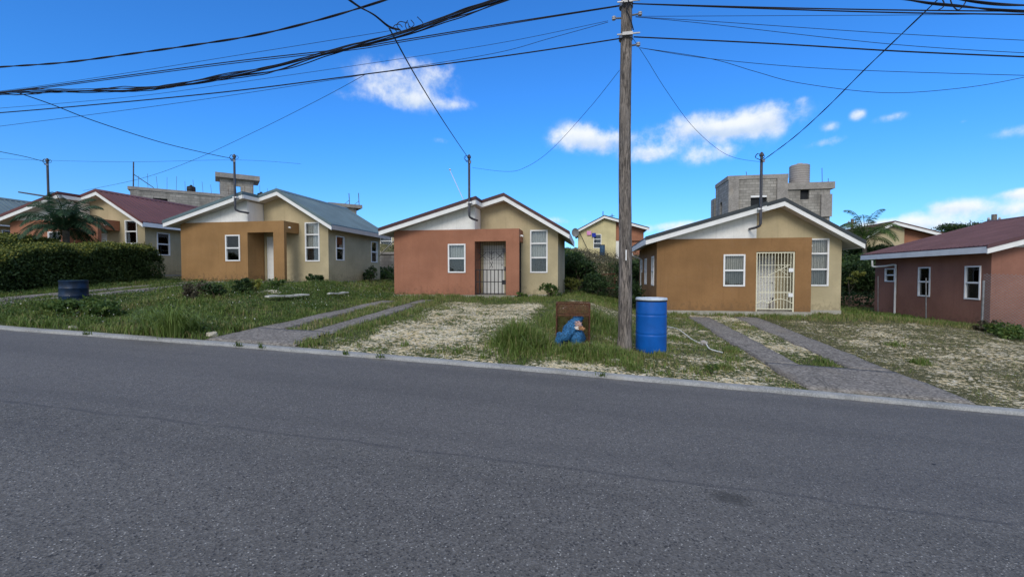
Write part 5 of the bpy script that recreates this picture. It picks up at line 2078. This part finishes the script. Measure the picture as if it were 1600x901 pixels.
def h_left(u, v):
    near = np.exp(-((u + 9.0) / 2.6) ** 2 - ((v - 8.2) / 1.0) ** 2)
    return .07 + .16 * np.clip(clump_noise(u * 1.3, v * 1.3) - .3, 0, 1) * 1.6 + .05 * near - .05 * np.exp(-((u + 16.3) / 1.6) ** 2)


blades('grass', 'green weedy grass over the left-hand lots', 150000, (-24, -7.2, 7.3, 17.4), h_left, dens_left, .0065, .3, lean=.6)


def dens_mid(u, v):
    c, d = cover(u, v)
    r = sst(.50, .82, c + (clump_noise(u * 2, v * 2) - .5) * .5)
    return np.where(on_drive(u, v), 0, (r * .85 + .012) * np.where((u > 5.4) & (v < 15.6), .5, 1.0))


def h_mid(u, v):
    return np.where((u > 5.4) & (v < 15.6), .6, 1.0) * (.045 + .06 * clump_noise(u * 2, v * 2)) + .05 * ((u > -7.4) & (u < -5)) + .05 * sst(15.4, 16.2, v)


blades('grass', 'short patchy grass on the marl lots in the middle and right', 140000, (-7.3, 14, 7.5, 17.4), h_mid, dens_mid, .005, .6)


def dens_bin(u, v):
    a = np.exp(-((u + 1.35) / .55) ** 2 - ((v - 8.75) / .75) ** 2) + .5 * np.exp(-((u + .6) / .5) ** 2 - ((v - 8.3) / .35) ** 2) + .9 * np.exp(-((u - .15) / .8) ** 2 - ((v - 8.55) / .5) ** 2) + .7 * np.exp(-((u + .1) / 1.0) ** 2 - ((v - 11.8) / 1.3) ** 2) + .35 * np.exp(-((u - .3) / .9) ** 2 - ((v - 10) / 1.6) ** 2)
    return np.clip(a * 1.2 * (.4 + clump_noise(u * 2, v * 2)) - .06, 0, 1)


def h_bin(u, v):
    return .10 + .42 * np.exp(-((u + 1.45) / .55) ** 2 - ((v - 8.9) / .8) ** 2) + .16 * np.exp(-((u - .1) / .7) ** 2 - ((v - 8.55) / .5) ** 2) + .34 * np.exp(-((u + .1) / 1.1) ** 2 - ((v - 12.2) / 1.2) ** 2)


blades('tall_grass', 'tall unkempt grass growing round the rusty litter cage', 60000, (-3.2, 2.6, 7.5, 14.2), h_bin, dens_bin, .0065, .28, lean=.6)
TUFTS = [(1.75, 8.05, .16), (2.35, 8.35, .2), (2.95, 7.85, .1), (3.0, 10.2, .3), (2.75, 9.3, .25), (1.35, 8.95, .22), (.75, 7.9, .2), (-3.0, 7.8, .12), (-2.45, 7.95, .14), (-1.9, 7.7, .12), (-3.6, 8.2, .12), (-4.4, 7.8, .12), (4.6, 9.7, .25), (1.6, 10.4, .3), (2.1, 11.6, .3), (6.6, 10.2, .25), (7.4, 12.2, .3)]


def dens_tuft(u, v):
    d = np.zeros(u.shape)
    for (a_, b_, r_q) in TUFTS:
        d = np.maximum(d, np.exp(-((u - a_) / r_q) ** 2 - ((v - b_) / r_q) ** 2))
    return np.where(on_drive(u, v), 0, np.clip(d * 1.3 - .25, 0, 1))


blades('grass', 'separate green grass tufts dotted over the bare marl', 90000, (-5, 8, 7.5, 12.6), lambda u, v: .05 + .09 * dens_tuft(u, v), dens_tuft, .006, .2, lean=.6)
blades('grass', 'rough grass in the back yards between the houses', 60000, (-12, 13.5, 17, 27), lambda u, v: .08 + .10 * clump_noise(u, v), lambda u, v: np.clip(.25 + clump_noise(u, v), 0, 1), .012, .25)

# tussock with long arching blades on the verge at the left
for k, (px, py, n_, hh) in enumerate(((270, 525, 260, .66), (235, 515, 200, .45), (300, 520, 200, .42))):
    c = at_ground(px, py)
    a = RNG.uniform(0, 2 * PI, n_)
    rr_ = np.abs(RNG.normal(size=n_)) * .16
    b = np.stack([np.cos(a) * rr_, np.sin(a) * rr_, np.full(n_, -.02)], 1)
    ln = RNG.uniform(.1, .95, n_)
    h_ = hh * RNG.uniform(.5, 1.25, n_)
    d = np.stack([np.cos(a), np.sin(a), np.zeros(n_)], 1)
    s = np.stack([-np.sin(a), np.cos(a), np.zeros(n_)], 1) * .008
    up = np.array([0, 0, 1.0])
    m1 = b + up * (h_ * .6)[:, None] + d * (h_ * ln * .3)[:, None]
    m2 = b + up * (h_ * (.92 - .2 * ln))[:, None] + d * (h_ * ln * .7)[:, None]
    tp = b + up * (h_ * (1 - .55 * ln))[:, None] + d * (h_ * ln * 1.15)[:, None]
    vv = np.stack([b - s, b + s, m1 + s, m1 - s, m2 + s * .7, m2 - s * .7, tp + s * .1, tp - s * .1], 1).reshape(-1, 3)
    i = np.arange(n_)[:, None] * 8
    ff = np.concatenate([i + np.array([0, 1, 2, 3]), i + np.array([3, 2, 4, 5]), i + np.array([5, 4, 6, 7])], 0)
    o = arr_mesh('grass_tussock', vv, ff, M['grass'], None, np.repeat(np.clip(.42 + RNG.random(n_) * .34, 0, 1), 8), loc=c)
    tag(o, ('largest arching grass tussock on the left verge by the kerb', 'grass tussock left of the largest one on the left verge', 'low grass tussock right of the largest one on the left verge')[k], 'grass tussock', 'grass tussocks on the left verge')


# broad-leaved weeds and flowers among the grass
def weeds(name, label, n, box, dens, leaf, mat, zoff, aspect=.6, cat='weeds'):
    u = RNG.uniform(box[0], box[1], n)
    v = RNG.uniform(box[2], box[3], n)
    keep = (RNG.random(n) < dens(u, v)) & ~on_drive(u, v)
    u, v = u[keep], v[keep]
    pts = np.stack([u, v, ground_z(u, v) + zoff * RNG.uniform(.2, 1.2, len(u))], 1)
    vv, ff, tt = leaves(pts, leaf, np.clip(RNG.random(len(u)) * .8 + .1, 0, 1), up=.3, aspect=aspect)
    return tag(arr_mesh(name, vv, ff, M[mat], None, tt), label, cat, kind='stuff')


pat = lambda u, v: np.clip((clump_noise(u * 1.4 + 9, v * 1.4) - .42) * 5, 0, 1)
weeds('weeds', 'low broad-leaved weeds among the left-hand grass', 42000, (-22, -7.3, 7.6, 17), pat, .05, 'leaf_mid', .16)
weeds('flowers', 'tiny white wildflowers in the left-hand grass', 900, (-15, -7.6, 8, 16), pat, .028, 'flower', .25, .9)
weeds('undergrowth', 'dry brown scrub covering the bank behind the houses', 60000, (-9, 9, 25.5, 33), lambda u, v: np.clip(.35 + clump_noise(u * .8, v * .8), 0, 1) * (v < 31), .11, 'leaf_dry', .5, .35, 'scrub')
weeds('undergrowth', 'dark green creepers over the bank behind the houses', 60000, (-14, 22, 24.8, 33), lambda u, v: np.clip((clump_noise(u * .6 + 30, v * .6) - .44) * 6 + .6 * (u > 9), 0, 1) * ((v < 29.5) | (u > 9) | (u < -3)), .13, 'leaf_dark', .7, .55, 'creepers')

# loose limestone chips on the marl
n = 9000
u = RNG.uniform(-5.6, 9, n)
v = RNG.uniform(7.55, 16.6, n)
c_, _ = cover(u, v)
keep = (RNG.random(n) < np.clip(.85 - c_, .04, 1)) & ~on_drive(u, v)
u, v = u[keep], v[keep]
n = len(u)
r_ = RNG.uniform(.006, .022, n) * (1 + 1.2 * (RNG.random(n) < .06))
b = np.stack([u, v, ground_z(u, v)], 1)
oct_ = np.array([(1, 0, 0), (0, 1, 0), (-1, 0, 0), (0, -1, 0), (0, 0, .7), (0, 0, -.4)], float)
vv = (b[:, None, :] + oct_[None] * r_[:, None, None] * RNG.uniform(.6, 1.4, (n, 6, 1))).reshape(-1, 3)
i = np.arange(n)[:, None] * 6
ff = np.concatenate([i + np.array(q) for q in ((0, 1, 4), (1, 2, 4), (2, 3, 4), (3, 0, 4))], 0)
tag(arr_mesh('gravel', vv, ff, M['stone']), 'loose limestone chips scattered over the bare marl', 'gravel', kind='stuff')

# ------------------------------------------------------------------ sky
w = bpy.data.worlds.new('World')
S.world = w
w.use_nodes = True
nt = w.node_tree
q = NT(nt)
bg = nt.nodes['Background']
SUN_EL, SUN_AZ = R(34), R(186)        # azimuth clockwise from +v; behind the camera
sky = q.n('ShaderNodeTexSky', sky_type='NISHITA')
sky.sun_disc = False
sky.sun_elevation = SUN_EL
sky.sun_rotation = SUN_AZ
sky.air_density = 1.0
sky.dust_density = .3
sky.ozone_density = 2.0
tc = q.n('ShaderNodeTexCoord')
dx, dy, dz = q.sep(tc.outputs['Generated'])
el = q.math('ARCSINE', dz)
az = q.math('ARCTAN2', dx, dy)
nb = q.n('ShaderNodeTexNoise')
q.l(tc.outputs['Generated'], nb.inputs['Vector'])
nb.inputs['Scale'].default_value = 13
nb.inputs['Detail'].default_value = 9
nb.inputs['Roughness'].default_value = .62
n2 = q.n('ShaderNodeTexNoise')
q.l(tc.outputs['Generated'], n2.inputs['Vector'])
n2.inputs['Scale'].default_value = 30
n2.inputs['Detail'].default_value = 6
CL = [(620, 122, 92, 44, .8), (655, 158, 75, 24, .85), (690, 122, 34, 30, .7), (715, 165, 42, 12, .6), (545, 150, 40, 14, .35), (640, 98, 30, 14, .4),
      (903, 213, 62, 30, 1), (960, 222, 66, 24, 1), (1008, 240, 48, 18, .9),
      (1080, 199, 72, 30, 1.05), (1140, 202, 66, 22, 1.05), (1207, 184, 72, 34, 1.1), (1110, 242, 90, 22, .6),
      (1290, 222, 50, 13, .75), (1298, 199, 22, 12, .6), (1340, 180, 18, 13, .65), (1395, 184, 44, 11, .55), (1580, 208, 60, 16, .5), (1252, 157, 14, 9, .4), (1505, 190, 12, 6, .35), (690, 220, 30, 8, .35),
      (1400, 348, 100, 18, .85), (1490, 322, 70, 18, .95), (1575, 326, 90, 18, .7), (1600, 302, 60, 11, .9), (1500, 354, 190, 24, .75), (1360, 358, 80, 14, .6),
      (1080, 352, 70, 12, .6), (880, 345, 60, 10, .55), (1030, 358, 60, 10, .5)]
field = None
und = None
for (px, py, rx, ry, s_) in CL:
    d0 = Vector(ray(px, py)).normalized()
    a0, e0 = math.atan2(d0.x, d0.y), math.asin(d0.z)
    d1 = Vector(ray(px + rx, py)).normalized()
    d2 = Vector(ray(px, py - ry)).normalized()
    ra = abs(math.atan2(d1.x, d1.y) - a0)
    re = abs(math.asin(d2.z) - e0)
    xx = q.math('DIVIDE', q.math('SUBTRACT', az, a0), ra)
    yy = q.math('DIVIDE', q.math('SUBTRACT', el, e0), re)
    rr2 = q.math('ADD', q.math('MULTIPLY', xx, xx), q.math('MULTIPLY', yy, yy))
    g_ = q.math('MULTIPLY', q.math('POWER', 2.718, q.math('MULTIPLY', rr2, -1.9)), s_)
    lowp = q.math('MULTIPLY', g_, yy)
    field = g_ if field is None else q.math('ADD', field, g_)
    und = lowp if und is None else q.math('ADD', und, lowp)
# cloud deck overhead and behind the camera
n3 = q.n('ShaderNodeTexNoise')
q.l(tc.outputs['Generated'], n3.inputs['Vector'])
n3.inputs['Scale'].default_value = 2.4
n3.inputs['Detail'].default_value = 8
deck = q.math('MULTIPLY', q.ramp(n3.outputs['Fac'], .18, .46), q.math('MULTIPLY', q.math('MAXIMUM', q.ramp(dy, .1, -.3), q.ramp(dz, .62, .8)), q.ramp(dz, -.06, .02)))
nz = q.math('ADD', q.math('MULTIPLY', q.math('SUBTRACT', nb.outputs['Fac'], .5), 2.6), q.math('MULTIPLY', q.math('SUBTRACT', n2.outputs['Fac'], .5), .55))
fl = q.math('ADD', field, q.math('MULTIPLY', nz, q.math('MINIMUM', q.math('MULTIPLY', field, 2.2), 1.0)))
alpha = q.math('MAXIMUM', q.ramp(fl, .14, 1.2), q.math('MULTIPLY', deck, .9))
tint = q.mix(1.0, sky.outputs[0], q.mix(q.ramp(dz, .30, .02), (.28, .88, 1.62), (.46, .84, 1.30)), 'MULTIPLY')
shade = q.ramp(q.math('ADD', q.math('MULTIPLY', und, .9), q.math('MULTIPLY', nz, .5)), -.45, .35)
ccol = q.mix(shade, (4.4, 5.4, 6.8), (7.4, 7.6, 7.8))
skyc = q.mix(q.math('MULTIPLY', alpha, .93), tint, ccol)
q.l(skyc, bg.inputs['Color'])
bg.inputs['Strength'].default_value = .1

sun = bpy.data.lights.new('sun', 'SUN')
sun.energy = 1.3
sun.angle = R(24)
sun.color = (1, .93, .82)
so = bpy.data.objects.new('sun', sun)
COL.objects.link(so)
sd = Vector((math.sin(SUN_AZ) * math.cos(SUN_EL), math.cos(SUN_AZ) * math.cos(SUN_EL), math.sin(SUN_EL)))
so.rotation_euler = sd.to_track_quat('Z', 'Y').to_euler()
so.location = sd * 60

# ------------------------------------------------------------------ camera and render settings
cam = bpy.data.cameras.new('camera')
cam.sensor_width = 36
cam.lens = F / 1600 * 36
cam.clip_end = 2000
co = bpy.data.objects.new('camera', cam)
COL.objects.link(co)
co.location = (0, 0, CZ)
co.rotation_euler = (PI / 2 - PIT, 0, YAW)
S.camera = co
S.view_settings.view_transform = 'Standard'
S.view_settings.look = 'None'
S.view_settings.exposure = 0.42
S.view_settings.gamma = 1.0
S.view_settings.use_curve_mapping = False
S.cycles.use_denoising = True
S.cycles.max_bounces = 6
S.cycles.transparent_max_bounces = 8
S.render.film_transparent = False
